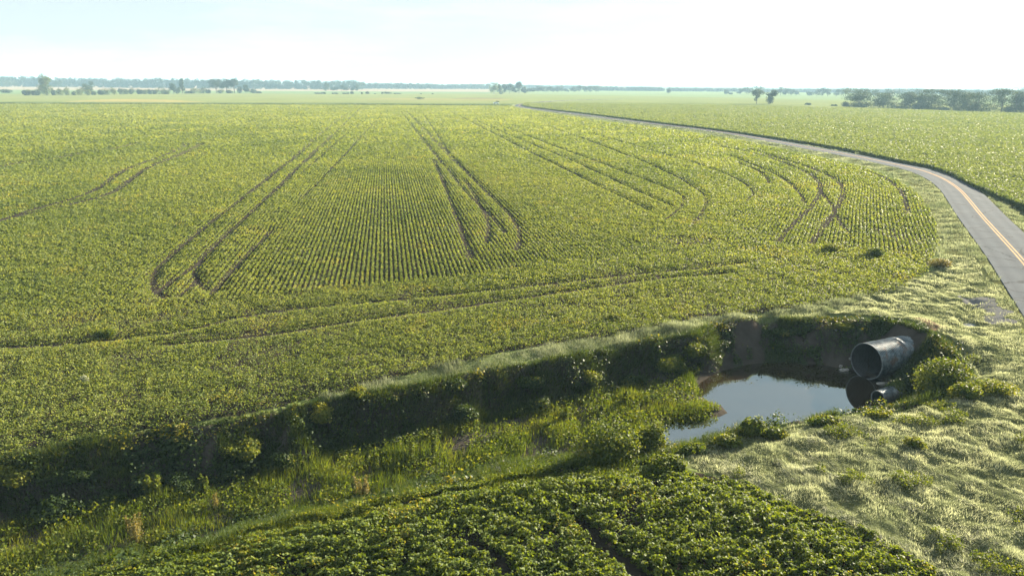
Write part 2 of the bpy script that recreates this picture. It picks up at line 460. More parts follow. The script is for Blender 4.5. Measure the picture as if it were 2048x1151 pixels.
    r1 = ramp(nt, n1.outputs['Fac'], [(0.25, (0.62, 0.62, 0.62)), (0.75, (1.3, 1.3, 1.3))])
    r2 = ramp(nt, n2.outputs['Fac'], [(0.3, (0.86, 0.88, 0.85)), (0.7, (1.13, 1.1, 1.05))])
    m1 = nt.nodes.new('ShaderNodeMix'); m1.data_type = 'RGBA'; m1.blend_type = 'MULTIPLY'; m1.inputs[0].default_value = 1
    m2 = nt.nodes.new('ShaderNodeMix'); m2.data_type = 'RGBA'; m2.blend_type = 'MULTIPLY'; m2.inputs[0].default_value = 1
    nt.links.new(at.outputs['Color'], m1.inputs[6]); nt.links.new(r1.outputs[0], m1.inputs[7])
    nt.links.new(m1.outputs[2], m2.inputs[6]); nt.links.new(r2.outputs[0], m2.inputs[7])
    nt.links.new(m2.outputs[2], b.inputs['Base Color'])
    b.inputs['Roughness'].default_value = 1.0; b.inputs['Specular IOR Level'].default_value = 0.0
    n3 = noise(nt, 3.0, 6, 0.7)
    bp = nt.nodes.new('ShaderNodeBump'); bp.inputs['Strength'].default_value = 0.6; bp.inputs['Distance'].default_value = 0.12
    nt.links.new(n3.outputs['Fac'], bp.inputs['Height']); nt.links.new(bp.outputs[0], b.inputs['Normal'])
    me.materials.append(mt)
    o = bpy.data.objects.new('ground', me); COL.objects.link(o)
    tag(o, 'flat farmland of soil and fields cut by a deep ditch', 'ground', kind='structure')
build_ground()

# pond water
def build_water():
    p = GP([(-300, 1330), (-300, 1060), (600, 880), (1300, 735), (1560, 700), (1760, 735), (1850, 800), (1700, 885), (1400, 960), (700, 1040)], -D)
    V = [(q[0], q[1], -D) for q in p]
    mt, nt, b, out = new_mat('still_water')
    b.inputs['Base Color'].default_value = (0.020, 0.014, 0.008, 1)
    b.inputs['Roughness'].default_value = 0.02; b.inputs['IOR'].default_value = 3.1
    b.inputs['Specular Tint'].default_value = (0.8, 0.98, 1.0, 1)
    n = noise(nt, 2.2, 3)
    bp = nt.nodes.new('ShaderNodeBump'); bp.inputs['Strength'].default_value = 0.03; bp.inputs['Distance'].default_value = 0.02
    nt.links.new(n.outputs['Fac'], bp.inputs['Height']); nt.links.new(bp.outputs[0], b.inputs['Normal'])
    o = idx_mesh('water', V, [list(range(len(V)))[::-1]], mt)
    if o.data.polygons[0].normal.z < 0: o.data.flip_normals()
    tag(o, 'still brown pond water in the ditch below the culvert', 'water', kind='structure')
build_water()

# ------------------------------------------------------------------ road
def ribbon(line, offs, zs, z_add):
    """cross-section swept along line; offs/zs: lateral offset and height of each point"""
    L = np.array(line); t = np.gradient(L, axis=0); t /= np.linalg.norm(t, axis=1, keepdims=True)
    nrm = np.stack([t[:, 1], -t[:, 0]], 1)
    V = []
    for i in range(len(L)):
        for o_, z_ in zip(offs, zs):
            V.append((L[i, 0] + nrm[i, 0] * o_, L[i, 1] + nrm[i, 1] * o_, z_ + z_add))
    k = len(offs); F = []
    for i in range(len(L) - 1):
        for j in range(k - 1):
            a = i * k + j
            F.append((a, a + 1, a + k + 1, a + k))
    return V, F
def densify(L, step):
    out = [L[0]]
    for i in range(len(L) - 1):
        n = max(1, int(np.linalg.norm(L[i + 1] - L[i]) / step))
        for k in range(1, n + 1): out.append(L[i] + (L[i + 1] - L[i]) * k / n)
    return np.array(out)
def build_road():
    line = densify(road_c, 1.5)
    ROADZ = 0.42
    mt, nt, b, out = new_mat('worn_asphalt')
    n1 = noise(nt, 0.35, 5, 0.6); n2 = noise(nt, 14, 3, 0.7)
    r1 = ramp(nt, n1.outputs['Fac'], [(0.3, (0.052, 0.064, 0.077)), (0.7, (0.073, 0.083, 0.094))])
    r2 = ramp(nt, n2.outputs['Fac'], [(0.3, (0.8, 0.8, 0.8)), (0.7, (1.2, 1.2, 1.2))])
    mx = nt.nodes.new('ShaderNodeMix'); mx.data_type = 'RGBA'; mx.blend_type = 'MULTIPLY'; mx.inputs[0].default_value = 1
    nt.links.new(r1.outputs[0], mx.inputs[6]); nt.links.new(r2.outputs[0], mx.inputs[7])
    # tar-sealed cracks
    tc = nt.nodes.new('ShaderNodeTexCoord'); wn_ = noise(nt, 0.8, 3)
    va = nt.nodes.new('ShaderNodeVectorMath'); va.operation = 'ADD'
    nt.links.new(tc.outputs['Object'], va.inputs[0]); nt.links.new(wn_.outputs['Color'], va.inputs[1])
    vo = nt.nodes.new('ShaderNodeTexVoronoi'); vo.feature = 'DISTANCE_TO_EDGE'; vo.inputs['Scale'].default_value = 0.16
    nt.links.new(va.outputs[0], vo.inputs['Vector'])
    rc = ramp(nt, vo.outputs['Distance'], [(0.004, (0.45, 0.45, 0.45)), (0.012, (1, 1, 1))])
    mc = nt.nodes.new('ShaderNodeMix'); mc.data_type = 'RGBA'; mc.blend_type = 'MULTIPLY'; mc.inputs[0].default_value = 1
    nt.links.new(mx.outputs[2], mc.inputs[6]); nt.links.new(rc.outputs[0], mc.inputs[7]); nt.links.new(mc.outputs[2], b.inputs['Base Color'])
    b.inputs['Roughness'].default_value = 1.0; b.inputs['Specular IOR Level'].default_value = 0.02
    offs = [-RW - 0.12, -RW, -2.7, -2.25, -1.5, -0.75, 0, 0.75, 1.5, 2.25, 2.7, RW, RW + 0.12]
    zs = [-0.35] + [0.05 * (1 - (abs(q) / RW) ** 1.5) for q in offs[1:-1]] + [-0.35]
    V, F = ribbon(line, offs, zs, ROADZ)
    o = idx_mesh('road', V, F, mt)
    wear = o.data.attributes.new('wear', 'FLOAT', 'POINT')
    wp = [0.55, .55, .3, 1, .15, 1, .1, 1, .15, 1, .3, .55, .55]
    wear.data.foreach_set('value', np.array(wp * len(line), np.float32))
    aw = nt.nodes.new('ShaderNodeAttribute'); aw.attribute_name = 'wear'
    rw = ramp(nt, aw.outputs['Fac'], [(0.0, (1.08, 1.07, 1.05)), (1.0, (0.80, 0.80, 0.81))])
    mw = nt.nodes.new('ShaderNodeMix'); mw.data_type = 'RGBA'; mw.blend_type = 'MULTIPLY'; mw.inputs[0].default_value = 1
    nt.links.new(mc.outputs[2], mw.inputs[6]); nt.links.new(rw.outputs[0], mw.inputs[7]); nt.links.new(mw.outputs[2], b.inputs['Base Color'])
    o.data.update()
    tag(o, 'narrow paved country road curving past the soybean field', 'road', kind='structure')
    my = plain_mat('worn_yellow_paint', (0.34, 0.22, 0.115), 1.0, 0, 2.5, 0.25)
    V2, F2 = [], []
    for c in (-0.17, 0.17):
        v, f = ribbon(line, [c - 0.08, c + 0.08], [0.056, 0.056], ROADZ)
        F2 += [tuple(a + len(V2) for a in q) for q in f]; V2 += v
    my.node_tree.nodes['Principled BSDF'].inputs['Specular IOR Level'].default_value = 0.02
    o = idx_mesh('road_marking', V2, F2, my)
    tag(o, 'double yellow centre line painted along the curving road', 'road marking', kind='structure')
build_road()

# ------------------------------------------------------------------ wheel tracks in the crop
TR = [  # (points, half width in m)
 ([(713,215),(685,234),(644,265),(600,307),(514,375),(448,427),(382,479),(341,514),(313,542),(306,563),(309,584),(334,598)], .42),
 ([(720,217),(668,268),(600,332),(556,377),(487,441),(441,483),(410,514),(389,542),(393,563),(417,582)], .42),
 ([(405,520),(370,548),(345,565),(320,584)], .34),
 ([(400,560),(372,582),(355,597)], .3),
 ([(747,229),(679,279),(600,350)], .18),
 ([(761,232),(709,289),(655,347),(600,402)], .22),
 ([(545,462),(528,479),(487,518),(452,559),(424,591)], .36),
 ([(802,224),(856,292),(897,340),(928,381),(959,412),(990,440),(1010,470)], .34),
 ([(868,320),(887,364),(908,422),(921,453),(942,518)], .4),
 ([(814,224),(863,275),(908,320),(959,371),(1007,415),(1037,453),(1041,484),(1031,503)], .42),
 ([(930,362),(942,378),(976,439),(979,460),(972,490)], .38),
 ([(844,224),(873,268),(897,306)], .22),
 ([(901,224),(976,261.5),(1061,306),(1147,347),(1215,381),(1300,422)], .26),
 ([(942,238),(1027,275),(1130,316),(1242,367),(1300,395),(1350,416)], .22),
 ([(1000,252),(1133,302),(1300,364),(1355,386),(1369,397),(1366,412),(1332,440)], .26),
 ([(1100,255),(1250,308),(1350,352),(1402,383),(1415,402),(1407,422),(1385,450)], .28),
 ([(1180,268),(1320,306),(1460,350),(1515,385),(1490,405)], .2),
 ([(1460,312),(1539,343),(1576,364),(1602,389),(1610,409)], .34),
 ([(1420,290),(1516,308),(1566,326),(1609,343),(1632,357),(1643,372),(1639,392),(1615,424),(1582,455),(1555,486)], .42),
 ([(1500,300),(1609,333),(1658,351),(1681,366),(1688,382),(1680,409),(1665,432),(1642,461),(1622,490)], .44),
 ([(1632,372),(1642,386),(1662,409),(1678,442),(1700,470)], .3),
 ([(1740,345),(1777,359),(1800,379),(1810,402),(1816,430)], .42),
 ([(1480,328),(1520,343),(1536,359),(1538,371)], .3),
 ([(-40,455),(60,420),(130,404),(181,387),(208,370),(229,352),(264,335),(295,323),(337,309),(368,295),(372,290)], .62),
 ([(-40,447),(40,432),(130,412),(202,396),(236,382),(254,366),(278,347),(313,328),(368,307),(396,293),(402,289)], .66),
 ([(-60,342),(0,335),(49,325),(87,321),(122,316),(163,306),(215,302),(271,288)], .8),
 ([(-100,705),(0,697),(150,690),(296,671),(371,663),(473,635),(593,618),(713,608),(849,594),(1050,575),(1250,551),(1400,540),(1480,528)], .36),
 ([(330,690),(542,670),(644,652),(781,632),(900,618),(1100,588),(1300,560),(1450,548)], .4),
 ([(430,246),(520,240),(560,243)], .5),
 ([(600,232),(700,222),(860,214)], .35), ([(1000,218),(1120,238),(1300,262)], .3),
]
tracks = [(smooth_line(GP(p), it=2), w) for p, w in TR]
BARE = [(300,603,22,9,.9),(640,560,60,16,.35),(735,520,60,28,.3),(345,570,40,22,.45),(1375,484,46,8,.85),(1800,472,38,13,.8),(962,508,22,14,.7),(560,668,160,6,.5),(1780,600,40,12,.5),(1905,520,40,20,.6),(120,820,60,12,.3),(560,760,80,14,.25)]
bare_w = []
for bx, by, rx, ry, st in BARE:
    st *= 0.9 if bx > 1300 else 0.62
    c = G(bx, by); ex = G(bx + rx, by); ey = G(bx, by - ry)
    bare_w.append((c, np.linalg.norm(ex - c), np.linalg.norm(ey - c), st))
vd = ray(768, 165.5)[:2]; vd = vd / np.linalg.norm(vd)
ROW_N = np.array([vd[1], -vd[0]])
head_poly = GP([(-700, 690), (0, 655), (300, 618), (440, 603), (700, 575), (900, 560), (1045, 535), (1200, 515), (1420, 498), (1640, 492), (1880, 520), (1900, 900), (-700, 1100)])
rblock = GP([(1890, 560), (1640, 505), (1400, 478), (1300, 430), (1420, 340), (1300, 280), (1300, 240), (1700, 300), (1900, 400)])
ROWW = 0.43
def rowcoord(x, y):
    u = x * ROW_N[0] + y * ROW_N[1]
    nx = np.full(x.shape, ROW_N[0]); ny = np.full(x.shape, ROW_N[1])
    so, rx_, ry_ = pdist(x, y, road_c[::3], normal=True)
    k = (np.abs(so) < 34) & inside(x, y, rblock)
    u = np.where(k, so, u); nx = np.where(k, rx_, nx); ny = np.where(k, ry_, ny)
    hd = inside(x, y, head_poly)
    hn = np.array([ditch_dir[1], -ditch_dir[0]])
    u = np.where(hd, x * hn[0] + y * hn[1], u); nx = np.where(hd, hn[0], nx); ny = np.where(hd, hn[1], ny)
    return u, nx, ny, k, hd

def build_crop_left():
    sf = lambda d: np.clip(d * (0.0020 + 0.0009 * sstep(95, 250, d)), 0.10, 0.9)
    cov = lambda d: 1.45 if d < 110 else (1.45 - 0.6 * min(1, (d - 110) / 140))
    P = sample_rings(crop_left_poly, 24, 640, sf, cov, amax=41, warp=0.5)
    x, y = P[:, 0], P[:, 1]
    d = np.hypot(x, y)
    u, nx, ny, blk, hd = rowcoord(x, y)
    ur = np.round(u / ROWW) * ROWW
    left_soft = sstep(-0.35, -0.6, x / d)
    centre = ~hd & ~blk
    sig = np.where(hd, 0.2, np.where(blk, 0.075, 0.062 + 0.06 * left_soft + 0.03 * sstep(0.15, 0.3, x / d)))
    off = rng.normal(size=len(x)) * sig
    mv = np.clip(ur - u + off, -0.5, 0.5)
    snap = d < 380
    x = np.where(snap, x + nx * mv, x); y = np.where(snap, y + ny * mv, y)
    off = np.where(snap, off, rng.uniform(-.3, .3, len(x)))
    keep = np.ones(len(x), bool); low = np.ones(len(x))
    s = sf(d)
    for ln, w in tracks:
        lo = ln.min(0) - 2; hi = ln.max(0) + 2
        b = np.where((x > lo[0]) & (x < hi[0]) & (y > lo[1]) & (y < hi[1]))[0]
        if len(b) == 0: continue
        dd = pdist(x[b], y[b], ln)
        ww = (w * np.where(x[b] > 36, .9, np.where(x[b] > 18, .9, .85)) * np.clip(d[b] / 110, 1, 1.8) + 0.12 * s[b]) * (0.85 + 0.4 * vnoise(x[b], y[b], 5, 77))
        keep[b[rng.random(len(b)) < 0.93 * (1 - sstep(0.62, 1.3, dd / ww))]] = False
        low[b] = np.minimum(low[b], np.clip(0.3 + 0.7 * (dd - ww * .8) / 0.9, .3, 1))
    for c, rx, ry, st in bare_w:
        q = ((x - c[0]) / rx) ** 2 + ((y - c[1]) / ry) ** 2 + (fbm(x, y, 1.5, 9) - 0.5) * 1.6
        keep &= ~((q < 1) & (rng.random(len(x)) < st))
    # uneven stand
    gap = fbm(x, y, 3.0, 51, 3)
    keep &= ~((gap < 0.36) & (rng.random(len(x)) < np.where(hd, 0.55, 0.35)))
    keep &= ~(hd & (fbm(x, y, 0.8, 53, 2) < 0.33) & (rng.random(len(x)) < 0.6))
    x, y, d, s, off, hd, blk, low = (a[keep] for a in (x, y, d, s, off, hd, blk, low))
    n = len(x)
    plant = vnoise(x, y, 0.30, 63)
    hp = (0.10 + 0.22 * fbm(x, y, 1.6, 61) + 0.26 * plant) * np.where(hd, 1.15, 1.0) * low
    z = hgt(x, y) + np.clip(hp * (0.45 + 0.65 * rng.random(n)) * np.clip(1 - (off / 0.3) ** 2, 0.3, 1), 0.06, 1)
    c = np.stack([x, y, z], 1)
    sz = s * rng.uniform(0.7, 1.25, n)
    V = leaf_verts(c, sz, up=0.95, lean=(0.2, 0.19, 0), spread=(0.70 - 0.22 * sstep(80, 260, d))[:, None])
    fz = 1 - 0.65 * sstep(70, 230, d)
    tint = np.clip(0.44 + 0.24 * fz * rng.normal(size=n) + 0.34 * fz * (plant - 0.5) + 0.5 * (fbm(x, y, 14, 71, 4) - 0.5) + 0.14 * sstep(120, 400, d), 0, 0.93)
    yel = (fbm(x, y, 4.5, 81) > 0.72) & (rng.random(n) < 0.3)
    tint = np.where(yel, 1.0, tint)
    o = np_mesh('soybean_crop', V, n, 4, M_SOY, tint)
    tag(o, 'wide soybean field in rows with tractor wheel tracks beyond the ditch', 'crop', kind='stuff')
    print('crop left', n)
build_crop_left()

def build_crop_near():
    sf = lambda d: 0.1 + 0 * d
    P = sample_rings(crop_near_poly, 16, 40, sf, 3.6, amax=46, warp=0.7, seed=5)
    x, y = P[:, 0], P[:, 1]
    ra = math.atan2(ditch_dir[1], ditch_dir[0]) - R(13)
    u = x * math.sin(ra) - y * math.cos(ra)
    ph = u / 0.47 + 0.8 * (fbm(x, y, 4, 91) - 0.5)
    fr = (ph - np.round(ph))
    prof = np.cos(fr * 2 * math.pi) * 0.5 + 0.5
    n = len(x)
    gapline = pdist(x, y, GP([(1160, 1050), (1200, 1092), (1245, 1130), (1300, 1175)])) < 0.3
    gapline |= pdist(x, y, GP([(940, 1090), (1000, 1130), (1020, 1160)])) < 0.25
    hole = fbm(x, y, 1.6, 93) < 0.30
    keep = ~(gapline | (hole & (rng.random(n) < 0.7))) & (rng.random(n) < 0.55 + 0.45 * prof) & ~((fbm(x, y, .42, 94, 2) < .34) & (rng.random(n) < .8))
    x, y, prof = x[keep], y[keep], prof[keep]; n = len(x)
    edge = np.clip(pdist(x, y, crop_near_poly, True) / 2.2, 0.3, 1)
    hp = (0.30 + 0.14 * prof + 0.75 * (fbm(x, y, 0.55, 95) - 0.4)) * edge
    z = hgt(x, y) + hp * np.sqrt(rng.random(n)) * 1.1
    s = 0.105 * rng.uniform(0.6, 1.5, n)
    V = leaf_verts(np.stack([x, y, z], 1), s, up=0.75, aspect=0.85, lean=(0.25, 0.2, 0))
    tint = np.clip(0.42 + 0.22 * rng.normal(size=n), 0, 0.92)
    tint = np.where((fbm(x, y, 2.2, 97) > 0.64) & (rng.random(n) < 0.25), 1.0, tint)
    o = np_mesh('soybean_crop', V, n, 4, M_SOYDARK, tint)
    tag(o, 'dense dark green soybean crop filling the foreground before the ditch', 'crop', kind='stuff')
    print('crop near', n)
build_crop_near()

def build_crop_right():
    sf = lambda d: size_d(d, 0.0026, 0.2, 0.9)
    P = sample_rings(crop_right_poly, 60, 620, sf, 1.4, amax=42)
    x, y = P[:, 0], P[:, 1]; n = len(x); d = np.hypot(x, y)
    e = pdist(x, y, crop_right_poly[:20])
    top = 0.95 + 0.35 * (fbm(x, y, 3, 101) - 0.5) + 0.15 * (vnoise(x, y, 30, 3) - 0.5)
    z = top - rng.random(n) ** 2 * 0.35
    c = np.stack([x, y, z], 1)
    s = sf(d) * rng.uniform(0.6, 1.3, n)
    V1 = leaf_verts(c, s, up=0.95, lean=(0.2, 0.18, 0), spread=0.5)
    t1 = np.clip(0.48 + 0.15 * rng.normal(size=n), 0, 1)
    # the side of the stand along the road
    line = densify(crop_right_poly[:20], 0.05)
    dl = np.hypot(line[:, 0], line[:, 1])
    w = np.clip(60 / dl, 0.03, 1); w = w / w.sum()
    m_ = 60000
    idx = rng.choice(len(line), m_, p=w)
    q = line[idx] + rng.normal(size=(m_, 2)) * 0.22
    zz = rng.random(m_) ** 0.8 * 1.02 + 0.02
    cc = np.stack([q[:, 0], q[:, 1], zz], 1)
    s2 = size_d(np.hypot(q[:, 0], q[:, 1]), 0.003, 0.2, 0.6) * rng.uniform(0.6, 1.2, m_)
    V2 = leaf_verts(cc, s2, up=0.5)
    o = np_mesh('soybean_crop', np.vstack([V1, V2]), n + m_, 4, M_SOYTALL, np.concatenate([t1, np.clip(0.35 + 0.2 * rng.normal(size=m_), 0, 1)]))
    tag(o, 'tall closed crop stand across the road with a dark leafy edge', 'crop', kind='stuff')
    # soil-dark litter wall core keeps the stand opaque
    print('crop right', n)
build_crop_right()

# ------------------------------------------------------------------ grasses
def build_pale_grass():
    P = sample_rings(grass_poly, 18, 100, lambda d: np.clip(0.0008 * d, 0.033, 0.1), 0.8, amax=48, area_k=1.0, warp=0.8, seed=9)
    x, y = P[:, 0], P[:, 1]
    rd = pdist(x, y, road_c)
    k = rd > RW + 0.25
    k &= ~(inside(x, y, rim) & (pdist(x, y, rim, True) > 0.5))
    wx_ = x + (fbm(x, y, 1.2, 201) - .5) * 2.6; wy_ = y + (fbm(x, y, 1.2, 202) - .5) * 2.6
    k &= ~(inside(wx_, wy_, gravel_poly) & (rng.random(len(x)) < 0.9))
    k &= ~(inside(wx_, wy_, dirt_poly) & (rng.random(len(x)) < 0.75))
    x, y = x[k], y[k]; n = len(x)
    tuft = fbm(x, y, 0.7, 111, 3)
    L = (0.05 + 0.34 * tuft ** 1.5) * rng.uniform(0.6, 1.3, n)
    w = np.clip(0.0006 * np.hypot(x, y), 0.022, 0.08) * rng.uniform(0.7, 1.4, n)
    ld = np.array([-0.42, -0.34])
    a = fbm(x, y, 1.3, 113) * 9
    lean = np.stack([ld[0] + 0.38 * np.cos(a) + 0.3 * rng.normal(size=n), ld[1] + 0.38 * np.sin(a) + 0.3 * rng.normal(size=n)], 1)
    m_ = np.hypot(lean[:, 0], lean[:, 1]); lean *= (np.minimum(m_, 0.93) / (m_ + 1e-9))[:, None]
    V = blade_verts(np.stack([x, y, hgt(x, y) - 0.02], 1), L, w, lean)
    tint = np.clip(0.47 + 0.2 * rng.normal(size=n) + 0.9 * (fbm(x, y, 1.8, 115) - 0.5) + 0.8 * (tuft - 0.48), 0, 1)
    # green broad-leaved weeds in patches through the grass
    Pw = sample_rings(grass_poly, 18, 60, lambda d: 0.11 + 0 * d, 2.6, amax=46, warp=0.8, seed=9)
    xx, yy = Pw[:, 0], Pw[:, 1]
    kk = (fbm(xx, yy, 1.5, 211, 3) > 0.715) & (~inside(xx, yy, rim)) & (pdist(xx, yy, road_c) > RW + .5)
    xx, yy = xx[kk], yy[kk]; nw = len(xx)
    Vw = leaf_verts(np.stack([xx, yy, hgt(xx, yy) + rng.random(nw) * .34 + .02], 1), rng.uniform(.05, .11, nw), up=.6)
    ow = np_mesh('grass_weeds', Vw, nw, 4, M_SHRUB, np.clip(.42 + .2 * rng.normal(size=nw), 0, 1))
    tag(ow, 'scattered low green weeds growing through the pale grass', 'weeds', kind='stuff')
    thin = (fbm(x, y, 1.9, 223, 3) < .31) & (rng.random(n) < .6)
    V = V.reshape(-1, 3, 3)[~thin].reshape(-1, 3); tint = tint[~thin]; n = len(tint)
    o = np_mesh('pale_grass', V, n, 3, M_GRASS, tint)
    tag(o, 'soft pale dewy grass in mounds between the ditch and the road', 'grass', kind='stuff')
    print('grass', n)
build_pale_grass()

def build_rim_grass():
    # strip of fine grass along the far lip of the ditch, and the verges of the road
    strip = np.vstack([rim[5:15], crop_left_poly[[16, 15, 14, 13, 12, 11, 10, 9, 8, 7, 6]]])
    P = sample_rings(strip, 24, 70, lambda d: 0.04 + 0 * d, 0.7, amax=44, area_k=1.0, warp=0.4)
    line = densify(road_c, 1.0)
    L = np.array(line); t = np.gradient(L, axis=0); t /= np.linalg.norm(t, axis=1, keepdims=True)
    nrm = np.stack([t[:, 1], -t[:, 0]], 1)
    dl = np.hypot(L[:, 0], L[:, 1]); w_ = np.clip(70 / dl, 0, 1.2) ** 1.3; w_ /= w_.sum()
    NV = 170000
    idx = rng.choice(len(L), NV, p=w_)
    side = np.where(rng.random(NV) < 0.62, -1, 1)
    offs = side * (RW + 0.05 + rng.random(NV) ** 1.1 * np.where(side < 0, 4.6, 2.2))
    Q = L[idx] + nrm[idx] * offs[:, None] + rng.normal(size=(NV, 2)) * 0.5
    Q = Q[(~inside(Q[:, 0], Q[:, 1], grass_poly)) & (pdist(Q[:, 0], Q[:, 1], road_c[::2]) > RW + 0.04 + 0.2 * vnoise(Q[:, 0], Q[:, 1], .8, 5)) & (Q[:, 1] > 20)]
    Q = Q[fbm(Q[:, 0], Q[:, 1], 1.6, 131) > 0.38]
    A = np.vstack([P, Q])
    x, y = A[:, 0], A[:, 1]; n = len(x); d = np.hypot(x, y)
    Lh = (0.08 + 0.75 * fbm(x, y, 1.3, 133) ** 2) * rng.uniform(0.6, 1.3, n)
    w = np.clip(0.0006 * d, 0.024, 0.12) * rng.uniform(0.7, 1.3, n)
    lean = rng.normal(size=(n, 2)) * 0.35 + np.array([-0.15, -0.15])
    m_ = np.hypot(lean[:, 0], lean[:, 1]); lean *= (np.minimum(m_, 0.9) / (m_ + 1e-9))[:, None]
    V = blade_verts(np.stack([x, y, hgt(x, y) - 0.02], 1), Lh, w, lean)
    tint = np.clip(0.16 + 0.15 * rng.normal(size=n) + 0.8 * (fbm(x, y, 2.5, 135) - 0.5), 0, 1)
    o = np_mesh('verge_grass', V, n, 3, M_GRASS, tint)
    tag(o, 'rough grass along the road verges and the far lip of the ditch', 'grass', kind='stuff')
build_rim_grass()

def build_lip_weeds():
    ln = densify(rim[28:], 0.1)
    m_ = 26000
    q = ln[rng.integers(0, len(ln), m_)] + rng.normal(size=(m_, 2)) * 0.75
    q = q[fbm(q[:, 0], q[:, 1], 1.3, 231) > .36]
    x, y = q[:, 0], q[:, 1]; n = len(x)
    c = np.stack([x, y, hgt(x, y) + rng.random(n) ** 1.3 * (.12 + .7 * fbm(x, y, .9, 233) ** 1.5)], 1)
    V = leaf_verts(c, rng.uniform(.06, .14, n), up=.6)
    o = np_mesh('lip_weeds', V, n, 4, M_SHRUB, np.clip(.42 + .24 * rng.normal(size=n) + (fbm(x, y, 2.5, 235) - .5), 0, 1))
    tag(o, 'ragged weeds where the foreground crop meets the ditch', 'weeds', kind='stuff')
    m_ = 42000
    q = ln[rng.integers(0, len(ln), m_)] + rng.normal(size=(m_, 2)) * 0.9
    q = q[fbm(q[:, 0], q[:, 1], 1.6, 237) > .42]; n = len(q)
    V = blade_verts(np.stack([q[:, 0], q[:, 1], hgt(q[:, 0], q[:, 1]) - .02], 1), rng.uniform(.15, .55, n), rng.uniform(.02, .04, n), rng.normal(size=(n, 2)) * .28)
    o = np_mesh('lip_grass', V, n, 3, M_CHGRASS, np.clip(.5 + .25 * rng.normal(size=n), 0, 1))
    tag(o, 'tufted grass on the near lip of the ditch', 'grass', kind='stuff')
build_lip_weeds()

def build_bank():
    P = sample_rings(rim, 22, 62, lambda d: 0.15 + 0 * d, 6.0, amax=46)
    x, y = P[:, 0], P[:, 1]
    h0 = hgt(x, y); sl = np.sqrt(1 + ((hgt(x + .2, y) - h0) / .2) ** 2 + ((hgt(x, y + .2) - h0) / .2) ** 2)
    kk = rng.random(len(x)) < np.clip(sl / 2.6, 0.25, 1); x, y = x[kk], y[kk]
    k = ~inside(x, y, floor_p) | (pdist(x, y, floor_p, True) < 0.5)
    pit = inside(x, y, GP([(1450, 600), (1850, 620), (1760, 770), (1440, 760)], -1.2))
    dens = fbm(x, y, 2.2, 141, 3)
    k &= ~(pit & (dens < 0.375) & (hgt(x, y) < -0.35) & (rng.random(len(x)) < 0.93))
    k &= ~((dens < 0.40) & (rng.random(len(x)) < 0.85))
    grassy = (x > G(560, 850)[0]) & (x < G(1400, 700)[0])
    k &= ~(grassy & (fbm(x, y, 1.8, 144) < 0.56) & (rng.random(len(x)) < 0.85))
    rel = np.stack([x, y], 1) - pipe_end[:2]
    al = rel @ PIPE_DIR; ac = rel @ np.array([-PIPE_DIR[1], PIPE_DIR[0]])
    k &= ~((al > -1.0) & (al < 4.5) & (np.abs(ac) < PIPE_R + 0.15))
    x, y = x[k], y[k]; n = len(x)
    h = hgt(x, y)
    e = 0.15
    gx = (hgt(x + e, y) - h) / e; gy = (hgt(x, y + e) - h) / e
    nr = norm(np.stack([-gx, -gy, np.ones(n)], 1))
    up = (rng.random(n) ** 1.4 * (0.08 + 1.1 * fbm(x, y, 1.1, 143) ** 2))
    c = np.stack([x, y, h], 1) + nr * up[:, None] + np.array([0, 0, 0.05])
    low = h < -D + 0.12
    inp = inside(x, y, pond)
    kk = ~(low & inp)
    c, nr, x, y = c[kk], nr[kk], x[kk], y[kk]; n = len(x)
    s = rng.uniform(0.06, 0.13, n) * (0.7 + 1.5 * vnoise(x, y, .9, 146) ** 2)
    V = leaf_verts(c, s, up=0.5, out=nr * 0.7)
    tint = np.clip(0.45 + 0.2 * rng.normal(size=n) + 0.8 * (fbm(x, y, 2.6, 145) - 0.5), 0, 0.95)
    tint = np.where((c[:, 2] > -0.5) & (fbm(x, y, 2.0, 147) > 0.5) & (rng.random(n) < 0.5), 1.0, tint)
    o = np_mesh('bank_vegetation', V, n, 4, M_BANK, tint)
    tag(o, 'tangle of leafy weeds covering the steep shaded ditch bank', 'vegetation', kind='stuff')
    # long grass hanging on the bank
    P = sample_rings(rim, 22, 62, lambda d: 0.05 + 0 * d, 1.6, amax=46, area_k=1.0)
    x, y = P[:, 0], P[:, 1]
    grassy = (x > G(560, 850)[0]) & (x < G(1400, 700)[0])
    k = (~inside(x, y, floor_p)) & (fbm(x, y, 2.8, 149) > np.where(grassy, 0.25, 0.47))
    pit = inside(x, y, GP([(1450, 600), (1850, 620), (1760, 770), (1440, 760)], -1.2))
    k &= ~(pit & (fbm(x, y, 2.2, 141, 3) < 0.43))
    rel = np.stack([x, y], 1) - pipe_end[:2]
    al = rel @ PIPE_DIR; ac = rel @ np.array([-PIPE_DIR[1], PIPE_DIR[0]])
    k &= ~((al > -1.0) & (al < 4.5) & (np.abs(ac) < PIPE_R + 0.15))
    x, y = x[k], y[k]; n = len(x)
    h = hgt(x, y); gx = (hgt(x + e, y) - h) / e; gy = (hgt(x, y + e) - h) / e
    lean = np.stack([-gx, -gy], 1) * 0.45 + rng.normal(size=(n, 2)) * 0.3
    m_ = np.hypot(lean[:, 0], lean[:, 1]); lean *= (np.minimum(m_, 0.9) / (m_ + 1e-9))[:, None]
    V = blade_verts(np.stack([x, y, h - 0.02], 1), rng.uniform(0.2, 0.6, n) * (.6 + .8 * vnoise(x, y, 1.0, 148)), rng.uniform(0.018, 0.04, n), lean)
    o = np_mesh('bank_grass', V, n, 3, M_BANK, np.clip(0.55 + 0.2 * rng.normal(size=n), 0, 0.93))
    tag(o, 'long grass hanging down the ditch banks', 'grass', kind='stuff')
build_bank()

